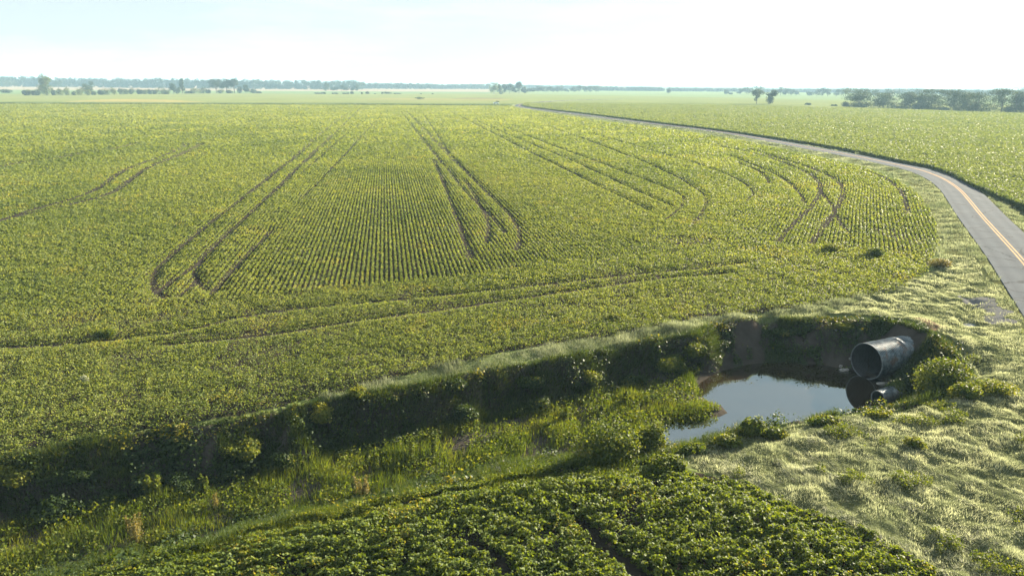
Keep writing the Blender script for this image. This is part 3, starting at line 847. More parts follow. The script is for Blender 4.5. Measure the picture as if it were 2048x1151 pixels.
def build_channel_grass():
    ch = floor_p
    P = sample_rings(ch, 20, 56, lambda d: 0.055 + 0 * d, 0.62, amax=46, area_k=1.0)
    x, y = P[:, 0], P[:, 1]
    inp = inside(x, y, pond)
    pd = pdist(x, y, pond, True)
    strip = fbm(x * 0.9 - y * 0.4, y, 2.4, 151)
    k = ~(inp & (pd > 0.35))
    k &= (strip > 0.40) | (rng.random(len(x)) < 0.16)
    k &= hgt(x, y) < -D + 0.55
    k &= ~((pd < 0.9) & (x > G(1440, 820, -D)[0] - 0.6))
    x, y = x[k], y[k]; n = len(x)
    L = (0.14 + 0.85 * fbm(x, y, 1.5, 153) ** 1.5) * rng.uniform(0.5, 1.3, n)
    lean = rng.normal(size=(n, 2)) * 0.2
    m_ = np.hypot(lean[:, 0], lean[:, 1]); lean *= (np.minimum(m_, 0.8) / (m_ + 1e-9))[:, None]
    V = blade_verts(np.stack([x, y, hgt(x, y) - 0.03], 1), L, rng.uniform(0.025, 0.055, n), lean)
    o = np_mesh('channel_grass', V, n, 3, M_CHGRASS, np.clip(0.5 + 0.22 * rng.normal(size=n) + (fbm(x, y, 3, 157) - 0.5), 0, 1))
    tag(o, 'tall backlit yellow green grass along the wet ditch bottom', 'grass', kind='stuff')
    print('channel', n)
    # broad leaves among the grass
    P2 = sample_rings(ch, 20, 56, lambda d: 0.11 + 0 * d, 0.8, amax=46)
    xx, yy = P2[:, 0], P2[:, 1]
    kk = (fbm(xx, yy, 1.4, 159) > 0.47) & ~(inside(xx, yy, pond) & (pdist(xx, yy, pond, True) > .1)) & ~((pdist(xx, yy, pond, True) < .8) & (xx > G(1440, 820, -D)[0] - .6))
    kk &= hgt(xx, yy) < -D + 0.6
    xx, yy = xx[kk], yy[kk]; n2 = len(xx)
    c = np.stack([xx, yy, hgt(xx, yy) + rng.random(n2) ** 1.5 * 0.5 + 0.03], 1)
    V = leaf_verts(c, rng.uniform(0.08, 0.17, n2), up=0.6)
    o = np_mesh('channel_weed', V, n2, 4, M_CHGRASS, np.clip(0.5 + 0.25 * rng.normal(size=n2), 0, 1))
    tag(o, 'low broad leaved weeds among the grass of the ditch bottom', 'weeds', kind='stuff')
build_channel_grass()

def build_edge_weeds():
    ln = densify(GP([(-500, 205.6), (0, 208.2), (350, 209.2), (700, 209.6), (900, 210.6), (1020, 211.4)]), 1.0)
    n = 16000
    i = rng.integers(0, len(ln), n)
    q = ln[i] + rng.normal(size=(n, 2)) * np.array([1.0, 1.1])
    h = np.clip(0.1 + 0.9 * fbm(q[:, 0], q[:, 1], 14, 171), .2, 1.2) * (0.6 + 0.4 * sstep(60, -300, q[:, 0]))
    c = np.stack([q[:, 0], q[:, 1], h * rng.random(n)], 1)
    V = leaf_verts(c, rng.uniform(.5, 1.0, n), up=.4)
    o = np_mesh('field_edge_weeds', V, n, 4, M_BANK, np.clip(.4 + .2 * rng.normal(size=n), 0, .9))
    tag(o, 'dark line of weeds along the far edge of the soybean field', 'weeds', kind='stuff')
build_edge_weeds()

# ------------------------------------------------------------------ culverts
def steel_mat(name, lo):
    mt, nt, b, out = new_mat(name)
    n1 = noise(nt, 1.6, 6, 0.65); n2 = noise(nt, 6.0, 4, 0.6)
    r1 = ramp(nt, n1.outputs['Fac'], [(0.36, (0.03, 0.04, 0.045)), (0.48, (0.075, 0.105, 0.12)), (0.66, (0.20, 0.23, 0.245))])
    r2 = ramp(nt, n2.outputs['Fac'], [(0.34, (0.35, 0.33, 0.31)), (0.5, (1, 1, 1))])
    mx = nt.nodes.new('ShaderNodeMix'); mx.data_type = 'RGBA'; mx.blend_type = 'MULTIPLY'; mx.inputs[0].default_value = 0.8
    nt.links.new(r1.outputs[0], mx.inputs[6]); nt.links.new(r2.outputs[0], mx.inputs[7])
    n5 = noise(nt, 0.9, 5, 0.7); r5 = ramp(nt, n5.outputs['Fac'], [(0.54, (0, 0, 0)), (0.66, (1, 1, 1))])
    m5 = nt.nodes.new('ShaderNodeMix'); m5.data_type = 'RGBA'
    nt.links.new(r5.outputs[0], m5.inputs[0]); nt.links.new(mx.outputs[2], m5.inputs[6]); m5.inputs[7].default_value = (0.10, 0.065, 0.045, 1); mx = m5
    # stained waterline on the lower wall (own shape, on the steel itself)
    ge = nt.nodes.new('ShaderNodeNewGeometry'); sx = nt.nodes.new('ShaderNodeSeparateXYZ')
    nt.links.new(ge.outputs['Position'], sx.inputs[0])
    mr = nt.nodes.new('ShaderNodeMapRange'); mr.inputs[1].default_value = lo; mr.inputs[2].default_value = lo + 0.9
    nt.links.new(sx.outputs[2], mr.inputs[0])
    m2 = nt.nodes.new('ShaderNodeMix'); m2.data_type = 'RGBA'
    nt.links.new(mr.outputs[0], m2.inputs[0]); m2.inputs[6].default_value = (0.06, 0.05, 0.04, 1); nt.links.new(mx.outputs[2], m2.inputs[7])
    nt.links.new(m2.outputs[2], b.inputs['Base Color'])
    b.inputs['Metallic'].default_value = 0.45; b.inputs['Roughness'].default_value = 0.5
    return mt
def culvert(label, mouth, Rr, Lg, zc, tilt, seed):
    root = empty('culvert_pipe', (mouth[0], mouth[1], zc))
    tag(root, label, 'culvert', 'corrugated steel culvert pipes')
    ax = np.array([PIPE_DIR[0], PIPE_DIR[1], tilt]); ax /= np.linalg.norm(ax)
    sdv = np.cross(ax, [0, 0, 1.0]); sdv /= np.linalg.norm(sdv); upv = np.cross(sdv, ax)
    NS = 72; amp = 0.018 * Rr / 1.27 + 0.004; pitch = 0.15 * (0.6 + 0.4 * Rr / 1.27)
    NL = int(Lg / pitch * 6)
    def ring(s, r):
        out = []
        for j in range(NS):
            a = 2 * math.pi * j / NS
            out.append(ax * s + (sdv * math.cos(a) + upv * math.sin(a)) * r)
        return out
    V = []
    for i in range(NL + 1):
        s = Lg * i / NL; V += ring(s, Rr + amp * math.cos(2 * math.pi * s / pitch))
    ni = NL + 1
    for i in range(NL + 1):
        s = Lg * i / NL; V += ring(s, Rr - 0.03 + amp * math.cos(2 * math.pi * s / pitch))
    F = []
    for i in range(NL):
        for j in range(NS):
            j2 = (j + 1) % NS
            F.append((i * NS + j, i * NS + j2, (i + 1) * NS + j2, (i + 1) * NS + j))
            o_ = ni * NS
            F.append((o_ + i * NS + j, o_ + (i + 1) * NS + j, o_ + (i + 1) * NS + j2, o_ + i * NS + j2))
    for j in range(NS):
        j2 = (j + 1) % NS
        F.append((j, ni * NS + j, ni * NS + j2, j2))
    st = steel_mat('weathered_corrugated_steel', -D - 0.1)
    inner = plain_mat('shade_dark_pipe_lining', (0.028, 0.030, 0.032), 0.6, 0.1, 2.5, 0.5)  # near-black lining: shade inside the bore painted into the steel's colour
    o_ = len(V); V += ring(Lg - 0.05, Rr - 0.035)
    F.append(tuple(range(o_, o_ + NS)))
    mi = [0] * len(F)
    for q in range(NL * NS): mi[2 * q + 1] = 1
    mi[-1] = 1
    idx_mesh('pipe_barrel', V, F, [st, inner], root, True, mi)
    # rolled rim at the mouth and a coupling band further in
    V, F = [], []
    prof = [(-0.02, Rr + 0.024), (0.03, Rr + 0.028), (0.03, Rr - 0.034), (-0.02, Rr - 0.034)]
    for s, r in prof: V += ring(s, r)
    for q in range(4):
        for j in range(NS):
            F.append((q * NS + j, q * NS + (j + 1) % NS, ((q + 1) % 4) * NS + (j + 1) % NS, ((q + 1) % 4) * NS + j))
    idx_mesh('mouth_rim', V, F, plain_mat('bare_steel_edge', (0.16, 0.175, 0.185), 0.5, 0.4, 6, 0.4), root, False)
    V, F = [], []
    s0 = 2.6 * Rr / 1.27
    prof = [(s0, Rr + 0.028), (s0 + 0.02, Rr + 0.05), (s0 + 0.28, Rr + 0.05), (s0 + 0.3, Rr + 0.028)]
    for s, r in prof: V += ring(s, r)
    for q in range(3):
        for j in range(NS):
            F.append((q * NS + j, q * NS + (j + 1) % NS, (q + 1) * NS + (j + 1) % NS, (q + 1) * NS + j))
    idx_mesh('coupling_band', V, F, st, root, False)
    return root
culvert('large corrugated steel culvert pipe jutting from the bank over the pond', pipe_end, PIPE_R, 11.0, PIPE_R - D - 0.05, 0.0, 1)
small_m = G(1756, 796, -D + 0.3)
culvert('small steel culvert pipe half sunk in water beside the bushy bank', small_m, 0.50, 1.9, -D + 0.3, 0.05, 2)

# ------------------------------------------------------------------ stones and rubble by the culvert
def stone(px, py, z, size, label, sq=(1, 0.7, 0.55), seed=0):
    r_ = np.random.default_rng(seed)
    import bmesh
    bm = bmesh.new(); bmesh.ops.create_icosphere(bm, subdivisions=3, radius=1)
    ph = r_.uniform(0, 6, 9)
    for v in bm.verts:
        p = v.co
        k = 1 + 0.18 * math.sin(3 * p.x + ph[0]) * math.sin(2.5 * p.y + ph[1]) + 0.14 * math.sin(4 * p.z + ph[2] + p.x) + 0.05 * math.sin(9 * p.y + ph[3])
        v.co = Vector((p.x * sq[0], p.y * sq[1], p.z * sq[2])) * k * size
        for ax_ in range(3):
            lim = size * sq[ax_] * 0.82
            v.co[ax_] = max(-lim, min(lim, v.co[ax_]))
    me = bpy.data.meshes.new('stone'); bm.to_mesh(me); bm.free(); me.materials.append(M_STONE)
    o = bpy.data.objects.new('stone', me); COL.objects.link(o)
    g = G(px, py, z)
    zz = float(hgt(np.array([g[0]]), np.array([g[1]]))[0])
    o.location = (g[0], g[1], max(zz, -D) + size * sq[2] * 0.35); o.rotation_euler = (r_.uniform(-.3, .3), r_.uniform(-.3, .3), r_.uniform(0, 6))
    tag(o, label, 'stone', 'pale stones and rubble around the culvert')
stone(1688, 741, -D, 0.30, 'pale broken stone at the water edge left of the large pipe mouth', (1.2, .6, .5), 1)
stone(1681, 735, -D, 0.16, 'small pale stone touching the broken stone by the pipe mouth', (1, .8, .6), 2)
stone(1700, 726, -D + .2, 0.16, 'small grey stone tight against the left wall of the large pipe', (1, .8, .6), 3)
stone(1764, 768, -D, 0.32, 'flat pale slab of rubble between the large and small pipes', (1.3, .6, .35), 4)
stone(1791, 760, -D + .4, 0.16, 'small white stone on mud above the flat slab', (1, .7, .6), 5)
stone(1807, 760, -D + .5, 0.13, 'smallest stone on mud right of the two pipes', (1, .7, .5), 6)
stone(1815, 794, -1.6, 0.26, 'pale stone half hidden in weeds above the small pipe', (.8, .8, .8), 7)
stone(1793, 657, -0.1, 0.17, 'white stone on the lip of the bank above the large pipe', (1, .8, .8), 8)
stone(1821, 677, 0.1, 0.17, 'upright white stone on bare soil behind the top of the large pipe', (.6, .6, 1.1), 9)
stone(1672, 659, -0.6, 0.15, 'white stone on the bare back bank of the pond', (1.2, .8, .6), 10)
stone(1680, 650, -0.3, 0.15, 'grey stone just under the grass edge of the back bank', (1, .8, .6), 11)

# ------------------------------------------------------------------ shrubs and weeds near the ditch
def foliage_blob(lobes, n, size, mat, name, parent, up=0.4, shell=0.55, tint0=0.45):
    """lobes: list of (centre, radii)"""
    vol = np.array([np.prod(r) ** (2 / 3) for _, r in lobes]); pr = vol / vol.sum()
    li = rng.choice(len(lobes), n, p=pr)
    C = np.array([c for c, _ in lobes])[li]; RR = np.array([r for _, r in lobes])[li]
    u = norm(rng.normal(size=(n, 3)))
    rad = 1 - (1 - shell) * rng.random(n) ** 1.5
    rad *= 1 + 0.14 * rng.normal(size=n)
    c = C + u * RR * rad[:, None]
    c[:, 2] = np.maximum(c[:, 2], 0.02)
    s = size * rng.uniform(0.6, 1.35, n)
    V = leaf_verts(c, s, up=up, out=u * 0.7)
    lt = np.random.default_rng(n).normal(size=len(lobes)) * 0.16
    tint = np.clip(tint0 + lt[li] + 0.18 * rng.normal(size=n), 0, 1)
    return np_mesh(name, V, n, 4, mat, tint, parent=parent)
def stems(name, base_pts, tips, r, mat, parent):
    V, F = [], []
    for b, t in zip(base_pts, tips):
        b = np.array(b, float); t = np.array(t, float); mid = (b + t) / 2 + np.array([random.uniform(-.1, .1), random.uniform(-.1, .1), 0]) * np.linalg.norm(t - b)
        pts = [b, mid, t]; rr = [r, r * 0.7, r * 0.3]
        o_ = len(V)
        for p, q in zip(pts, rr):
            for j in range(6):
                a = j * math.pi / 3; V.append((p[0] + q * math.cos(a), p[1] + q * math.sin(a), p[2]))
        for k in range(2):
            for j in range(6):
                F.append((o_ + k * 6 + j, o_ + k * 6 + (j + 1) % 6, o_ + (k + 1) * 6 + (j + 1) % 6, o_ + (k + 1) * 6 + j))
    return idx_mesh(name, V, F, mat, parent, True)
def gz(x, y): return float(hgt(np.array([float(x)]), np.array([float(y)]))[0])
def shrub(px, py, z, w, dpt, h, label, n=2500, leaf=0.14, mat=None, group=None, lob=9, name='shrub', cat='shrub', rz=0.0, t0=0.45, at=None):
    g = np.array(at) if at is not None else G(px, py, z)
    root = empty(name, (g[0], g[1], gz(*g) - 0.05), rz)
    tag(root, label, cat, group)
    r_ = random.Random(px * 7 + py)
    L = []
    for k in range(lob):
        a = r_.uniform(0, 6.283); q = math.sqrt(r_.random()) * 0.62
        rr = r_.uniform(0.24, 0.42)
        L.append((np.array([math.cos(a) * q * w / 2, math.sin(a) * q * dpt / 2, h * r_.uniform(0.3, 0.72) * (1 - 0.35 * q)]), np.array([w * rr * .75, dpt * rr * .75, h * rr])))
    foliage_blob(L, n, leaf, mat or M_SHRUB, 'foliage', root, tint0=t0)
    stems('stem', [(r_.uniform(-.1, .1) * w, r_.uniform(-.1, .1) * dpt, 0) for _ in range(5)], [tuple(L[k % len(L)][0]) for k in range(5)], 0.025, M_BARK, root)
    return root
GB = 'bushes around the pond and ditch'
dir_a = math.atan2(ditch_dir[1], ditch_dir[0])
shrub(1882, 795, -1.2, 3.5, 2.6, 2.5, 'big sunlit leafy bush on the bank right of the culvert', 6000, 0.14, group=GB, lob=14, t0=.4)
shrub(1862, 800, -1.6, 2.2, 1.8, 1.3, 'low shaded bush under the big bush beside the small pipe', 2600, 0.15, group=GB, t0=.35)
shrub(1925, 800, -0.2, 1.6, 1.4, 0.9, 'pale weedy bush on the bank edge right of the big bush', 1500, 0.13, group=GB, t0=.55)
shrub(1212, 925, -0.6, 3.7, 1.9, 2.3, 'long dark bush on the near lip of the ditch', 5500, 0.13, group=GB, lob=14, rz=dir_a * .6)
shrub(1288, 907, -0.9, 2.0, 1.8, 2.3, 'round upright bush at the left end of the pond', 4200, 0.13, group=GB, lob=11)
shrub(1502, 872, -0.3, 1.3, 1.1, 1.25, 'small bright bush rising from the near edge of the pond', 1800, 0.14, group=GB, t0=.55)
shrub(1545, 866, 0, 1.5, 1.0, 0.7, 'low leafy clump just right of the small bright pond bush', 1300, 0.14, group=GB)
shrub(1452, 890, -0.2, 1.7, 1.0, 0.7, 'low leafy clump left of the small bright pond bush', 1400, 0.14, group=GB)
shrub(1390, 903, -0.2, 1.5, 1.0, 0.6, 'dark low clump between the round bush and the open water', 1200, 0.14, group=GB, t0=.35)
shrub(1640, 838, 0, 2.2, 0.9, 0.55, 'long low bramble on the near rim in front of open water', 1500, 0.14, group=GB)
shrub(1762, 822, 0, 2.0, 0.9, 0.55, 'low bramble on the near rim in front of the small pipe', 1400, 0.14, group=GB, t0=.5)
shrub(1345, 725, -1.2, 2.2, 1.8, 1.3, 'pale grassy bush halfway down the far bank left of the pond', 2600, 0.12, group=GB, t0=.55)
shrub(1388, 690, -0.6, 1.9, 1.5, 1.3, 'sunlit bush on the corner of bank above the pond', 2400, 0.13, group=GB, t0=.55)
shrub(1350, 690, -0.3, 1.6, 1.4, 0.8, 'low green bush on the bank top left of the corner bush', 1500, 0.13, group=GB)
shrub(1330, 940, 0, 2.4, 1.5, 0.9, 'sprawling weed clump in front of the round bush', 2400, 0.12, group=GB, t0=.5)
shrub(1822, 806, -1.7, 1.7, 1.7, 1.5, 'shaded weeds burying the rear of the small pipe', 2600, 0.12, group=GB, t0=.35, at=small_m + PIPE_DIR * 1.75)
for px_, py_, w_, h_, t_, lab_ in [
    (20, 930, 1.8, .9, .75, 'yellowish sunlit bush on the bank lip by the left edge'), (285, 902, 1.6, .9, .7, 'yellow green bush on the lip above the left bank'),
    (150, 915, 1.4, .6, .4, 'low dark bush on the lip between two yellowish lip bushes'), (480, 862, 2.2, 1.0, .6, 'pale rounded bush on the lip where the bank turns steep'),
    (640, 812, 1.5, .9, .9, 'golden leafed bush topping the darkest part of the bank'), (720, 795, 1.3, .8, .8, 'golden bush right of the larger golden lip bush'),
    (905, 762, 1.7, .7, .5, 'green tuft on the grassy lip in the middle of the bank'), (1060, 735, 1.9, .8, .45, 'dark green tuft on the grassy lip left of a paler one'),
    (1180, 722, 1.7, .9, .6, 'paler tuft hanging over the grassy lip'), (1268, 708, 1.9, 1.0, .5, 'leafy tuft on the lip two places left of the pond corner'),
    (1440, 662, 1.6, .6, .45, 'dark creeper bush over the back corner of the pond bank'), (1570, 645, 1.9, .5, .5, 'low grassy fringe bush over the middle of the back bank'),
    (1690, 652, 1.5, .6, .6, 'yellowish bush on the lip left above the large pipe'), (1758, 655, 1.7, .7, .4, 'dark bush on the lip directly behind the large pipe')]:
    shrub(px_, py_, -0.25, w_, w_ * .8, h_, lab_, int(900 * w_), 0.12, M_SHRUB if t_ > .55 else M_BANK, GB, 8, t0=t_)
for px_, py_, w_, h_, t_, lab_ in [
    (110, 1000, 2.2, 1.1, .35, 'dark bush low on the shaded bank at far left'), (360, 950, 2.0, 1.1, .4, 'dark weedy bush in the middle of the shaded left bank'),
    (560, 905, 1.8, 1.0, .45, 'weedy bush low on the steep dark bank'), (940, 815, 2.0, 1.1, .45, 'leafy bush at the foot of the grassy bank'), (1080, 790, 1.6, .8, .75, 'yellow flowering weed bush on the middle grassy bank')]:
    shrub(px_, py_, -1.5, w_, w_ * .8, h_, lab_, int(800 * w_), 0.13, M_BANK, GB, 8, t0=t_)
GW = 'weed clumps standing in the soybean field'
shrub(1745, 516, 0, 2.1, 1.8, 1.25, 'dark round weed clump standing in the field near the road', 2200, 0.13, group=GW, t0=.35)
shrub(1664, 505, 0, 2.6, 1.8, 1.0, 'paler spreading weed clump left of the dark round one', 2000, 0.13, group=GW, t0=.55)
shrub(1880, 535, 0, 2.6, 2.0, 0.9, 'brownish weed clump on the verge where the field meets the road', 2000, 0.11, M_DRY, GW, t0=.3)
shrub(212, 672, 0, 1.7, 1.2, 0.7, 'yellow green weed clump in the headland at left', 1300, 0.12, group=GW, t0=.6)
shrub(1228, 640, 0, 1.1, 0.9, 0.8, 'light feathery weed clump in the field above the far lip', 900, 0.11, group=GW, t0=.75)
shrub(170, 768, 0, 0.7, 0.7, 0.6, 'small pale feathery weed alone among dense soybeans at left', 600, 0.1, M_GRASS, GW, t0=.5)
shrub(1010, 470 + 90, 0, 0.9, 0.9, 0.5, 'small dark weed clump at the end of the double wheel tracks', 500, 0.12, group=GW, t0=.3)
shrub(1990, 780, 0.2, 2.6, 2.0, 0.8, 'wide seeding weed clump in pale grass at the right edge', 2200, 0.12, group=GW, t0=.6)
shrub(1830, 890, 0.1, 1.0, 0.9, 0.7, 'yellow green weed tuft alone in the pale grass below the culvert', 800, 0.11, group=GW, t0=.8)

def tall_weed(px, py, z, h, w, label, n=450, mat=None, leaf=0.13):
    g = G(px, py, z)
    root = empty('tall_weed', (g[0], g[1], gz(*g) - 0.03))
    tag(root, label, 'weed', 'tall weeds along the ditch bottom')
    r_ = random.Random(px + py)
    bs, tp = [], []
    for k in range(max(3, int(w * 7))):
        a = r_.uniform(0, 6.28); q = r_.random() * w * .5
        bs.append((math.cos(a) * q * .5, math.sin(a) * q * .5, 0)); tp.append((math.cos(a) * q, math.sin(a) * q, h * r_.uniform(0.65, 1)))
    stems('stem', bs, tp, 0.012, M_STEM, root)
    bs, tp = np.array(bs), np.array(tp)
    i = rng.integers(0, len(bs), n); t = rng.uniform(0.12, 1, n)[:, None]
    c = bs[i] * (1 - t) + tp[i] * t + rng.normal(size=(n, 3)) * np.array([.08, .08, .03]) * (1.3 - t)
    V = leaf_verts(c, leaf * rng.uniform(.6, 1.3, n), up=.35, aspect=.45)
    np_mesh('foliage', V, n, 4, mat or M_CHGRASS, np.clip(.5 + .25 * rng.normal(size=n), 0, 1), parent=root)
tall_weed(752, 945, -D, 1.5, .45, 'pointed tall weed left of two others at the foot of the dark bank')
tall_weed(822, 930, -D, 1.5, .5, 'middle tall weed of three against the dark bank')
tall_weed(866, 922, -D, 1.5, .4, 'right tall weed of three against the dark bank')
tall_weed(730, 1005, -D, 1.3, 1.1, 'bushy straw coloured weed at the field edge of the ditch', 1500, M_DRY, .09)
tall_weed(280, 1092, -D, 1.5, .9, 'rusty tipped bushy weed in the ditch bottom at left', 1200, M_DRY, .1)
tall_weed(408, 1000, -D, 1.3, .8, 'yellow leafy weed in shade left of the reddish one', 700)
tall_weed(432, 1025, -D, .9, .4, 'thin reddish weed at the edge of the shaded ditch grass', 350, M_DRY, .09)
tall_weed(312, 1000, -D, 1.4, .8, 'broad leaved bright tipped weed below the shaded bank at left', 600, M_SHRUB, .18)
tall_weed(218, 1058, -D, .8, .3, 'slender yellow weed standing in teal shaded grass', 220)
tall_weed(1130, 850, -D, 1.2, .6, 'reedy weed at the left end of the tall ditch grass', 500)
tall_weed(1250, 815, -D, 1.0, .9, 'pale bushy weed on the mud bar left of the pond', 800)
tall_weed(1200, 838, -D, 1.0, .5, 'narrow reedy weed between two clumps of ditch grass', 400)
tall_weed(510, 985, -D, .8, .3, 'small lone yellow weed below the steep dark bank', 220)
tall_weed(1388, 893, -1.5, 1.0, .25, 'thin weed stalk standing against the pale water', 120)

# ------------------------------------------------------------------ trees
def tree(px, base, top, w, label, kind='round', mat=None, group=None, n=900, name=None, cat='tree', t0=.45, trunk=True):
    g = G(px, base)
    dp = depth(g[0], g[1])
    h = (base - top) * dp / FPX; wd = w * dp / FPX
    leaf = max(0.35, 0.0011 * dp)
    r_ = random.Random(int(px * 13 + base * 5 + top))
    nm = name or ('tree' if trunk else 'bush')
    loc = (g[0], g[1], -0.1)
    Lb = []
    if kind == 'bush':
        for k in range(7):
            a = r_.uniform(0, 6.28); q = math.sqrt(r_.random()) * .33
            Lb.append((np.array([math.cos(a) * q * wd, math.sin(a) * q * wd, h * r_.uniform(.25, .66)]), np.array([wd * .24, wd * .24, h * .32]) * r_.uniform(.8, 1.1)))
    elif kind == 'flat':     # wide layered crown of short boughs with gaps
        for k in range(26):
            a = r_.uniform(0, 6.28); q = math.sqrt(r_.random()) * .44; zz = r_.uniform(.22, .92)
            q *= math.sqrt(max(.1, 1 - ((zz - .55) / .5) ** 2))
            Lb.append((np.array([math.cos(a) * q * wd, math.sin(a) * q * wd, h * zz]), np.array([wd * .17, wd * .17, h * .075]) * r_.uniform(.7, 1.3)))
        for k in range(4):
            Lb.append((np.array([r_.uniform(-.12, .12) * wd, r_.uniform(-.12, .12) * wd, h * r_.uniform(.5, .85)]), np.array([wd * .2, wd * .2, h * .14])))
        for k in range(8):
            Lb.append((np.array([r_.uniform(-.4, .4) * wd, r_.uniform(-.2, .2) * wd, h * r_.uniform(.08, .25)]), np.array([wd * .15, wd * .15, h * .13])))
    elif kind == 'mushroom':
        for k in range(13):
            a = r_.uniform(0, 6.28); q = math.sqrt(r_.random()) * .38
            Lb.append((np.array([math.cos(a) * q * wd, math.sin(a) * q * wd, h * r_.uniform(.62, .9)]), np.array([wd * .16, wd * .16, h * .1]) * r_.uniform(.8, 1.2)))
        for k in range(4):
            Lb.append((np.array([r_.uniform(-.1, .1) * wd, 0, h * r_.uniform(.3, .6)]), np.array([wd * .12, wd * .12, h * .1])))
    elif kind == 'tall':
        for k in range(15):
            zz = r_.uniform(.18, .92); q = math.sqrt(r_.random()) * .3 * (1 - max(0, zz - .6) * 1.1); a = r_.uniform(0, 6.28)
            Lb.append((np.array([math.cos(a) * q * wd, math.sin(a) * q * wd, h * zz]), np.array([wd * .2, wd * .2, h * .1]) * r_.uniform(.75, 1.2)))
    elif kind == 'open':     # bare lower trunk, crown above
        for k in range(13):
            zz = r_.uniform(.42, .9); q = math.sqrt(r_.random()) * .36; a = r_.uniform(0, 6.28)
            Lb.append((np.array([math.cos(a) * q * wd, math.sin(a) * q * wd, h * zz]), np.array([wd * .18, wd * .18, h * .1]) * r_.uniform(.75, 1.2)))
    else:
        for k in range(13):
            zz = r_.uniform(.25, .85); q = math.sqrt(r_.random()) * .38 * math.sqrt(max(.15, 1 - ((zz - .5) / .48) ** 2)); a = r_.uniform(0, 6.28)
            Lb.append((np.array([math.cos(a) * q * wd, math.sin(a) * q * wd, h * zz]), np.array([wd * .2, wd * .2, h * .13]) * r_.uniform(.75, 1.2)))
    Lb = [(c_ * np.array([1.12, 1.12, 1.04]), r__ * np.array([1.3, 1.3, 1.3])) for c_, r__ in Lb]
    mat = mat or M_TREE
    if not trunk:
        o = foliage_blob(Lb, n, leaf, mat, nm, None, tint0=t0)
        o.location = loc
        return tag(o, label, cat, group)
    root = empty(nm, loc); tag(root, label, cat, group)
    foliage_blob(Lb, n, leaf, mat, 'crown', root, tint0=t0)
    rt = max(.18, h * .022)
    V, F = [], []
    def limb(p0, p1, ra, rb):
        o_ = len(V); p0 = np.array(p0); p1 = np.array(p1); ax = p1 - p0; ax = ax / np.linalg.norm(ax)
        s1 = np.cross(ax, [.3, .9, .1]); s1 /= np.linalg.norm(s1); s2 = np.cross(ax, s1)
        for p, q in ((p0, ra), ((p0 + p1) / 2, (ra + rb) / 2), (p1, rb)):
            for j in range(7):
                a = j * 2 * math.pi / 7; V.append(p + (s1 * math.cos(a) + s2 * math.sin(a)) * q)
        for k in range(2):
            for j in range(7):
                F.append((o_ + k * 7 + j, o_ + k * 7 + (j + 1) % 7, o_ + (k + 1) * 7 + (j + 1) % 7, o_ + (k + 1) * 7 + j))
    limb((0, 0, 0), (0, 0, h * .3), rt * 1.2, rt * .9); limb((0, 0, h * .29), (wd * .03, 0, h * .7), rt * .9, rt * .3)
    for c, _ in Lb[:8]:
        limb((0, 0, h * r_.uniform(.22, .42)), tuple(c), rt * .5, rt * .15)
    idx_mesh('trunk', V, F, M_BARK, root, True)
    return root

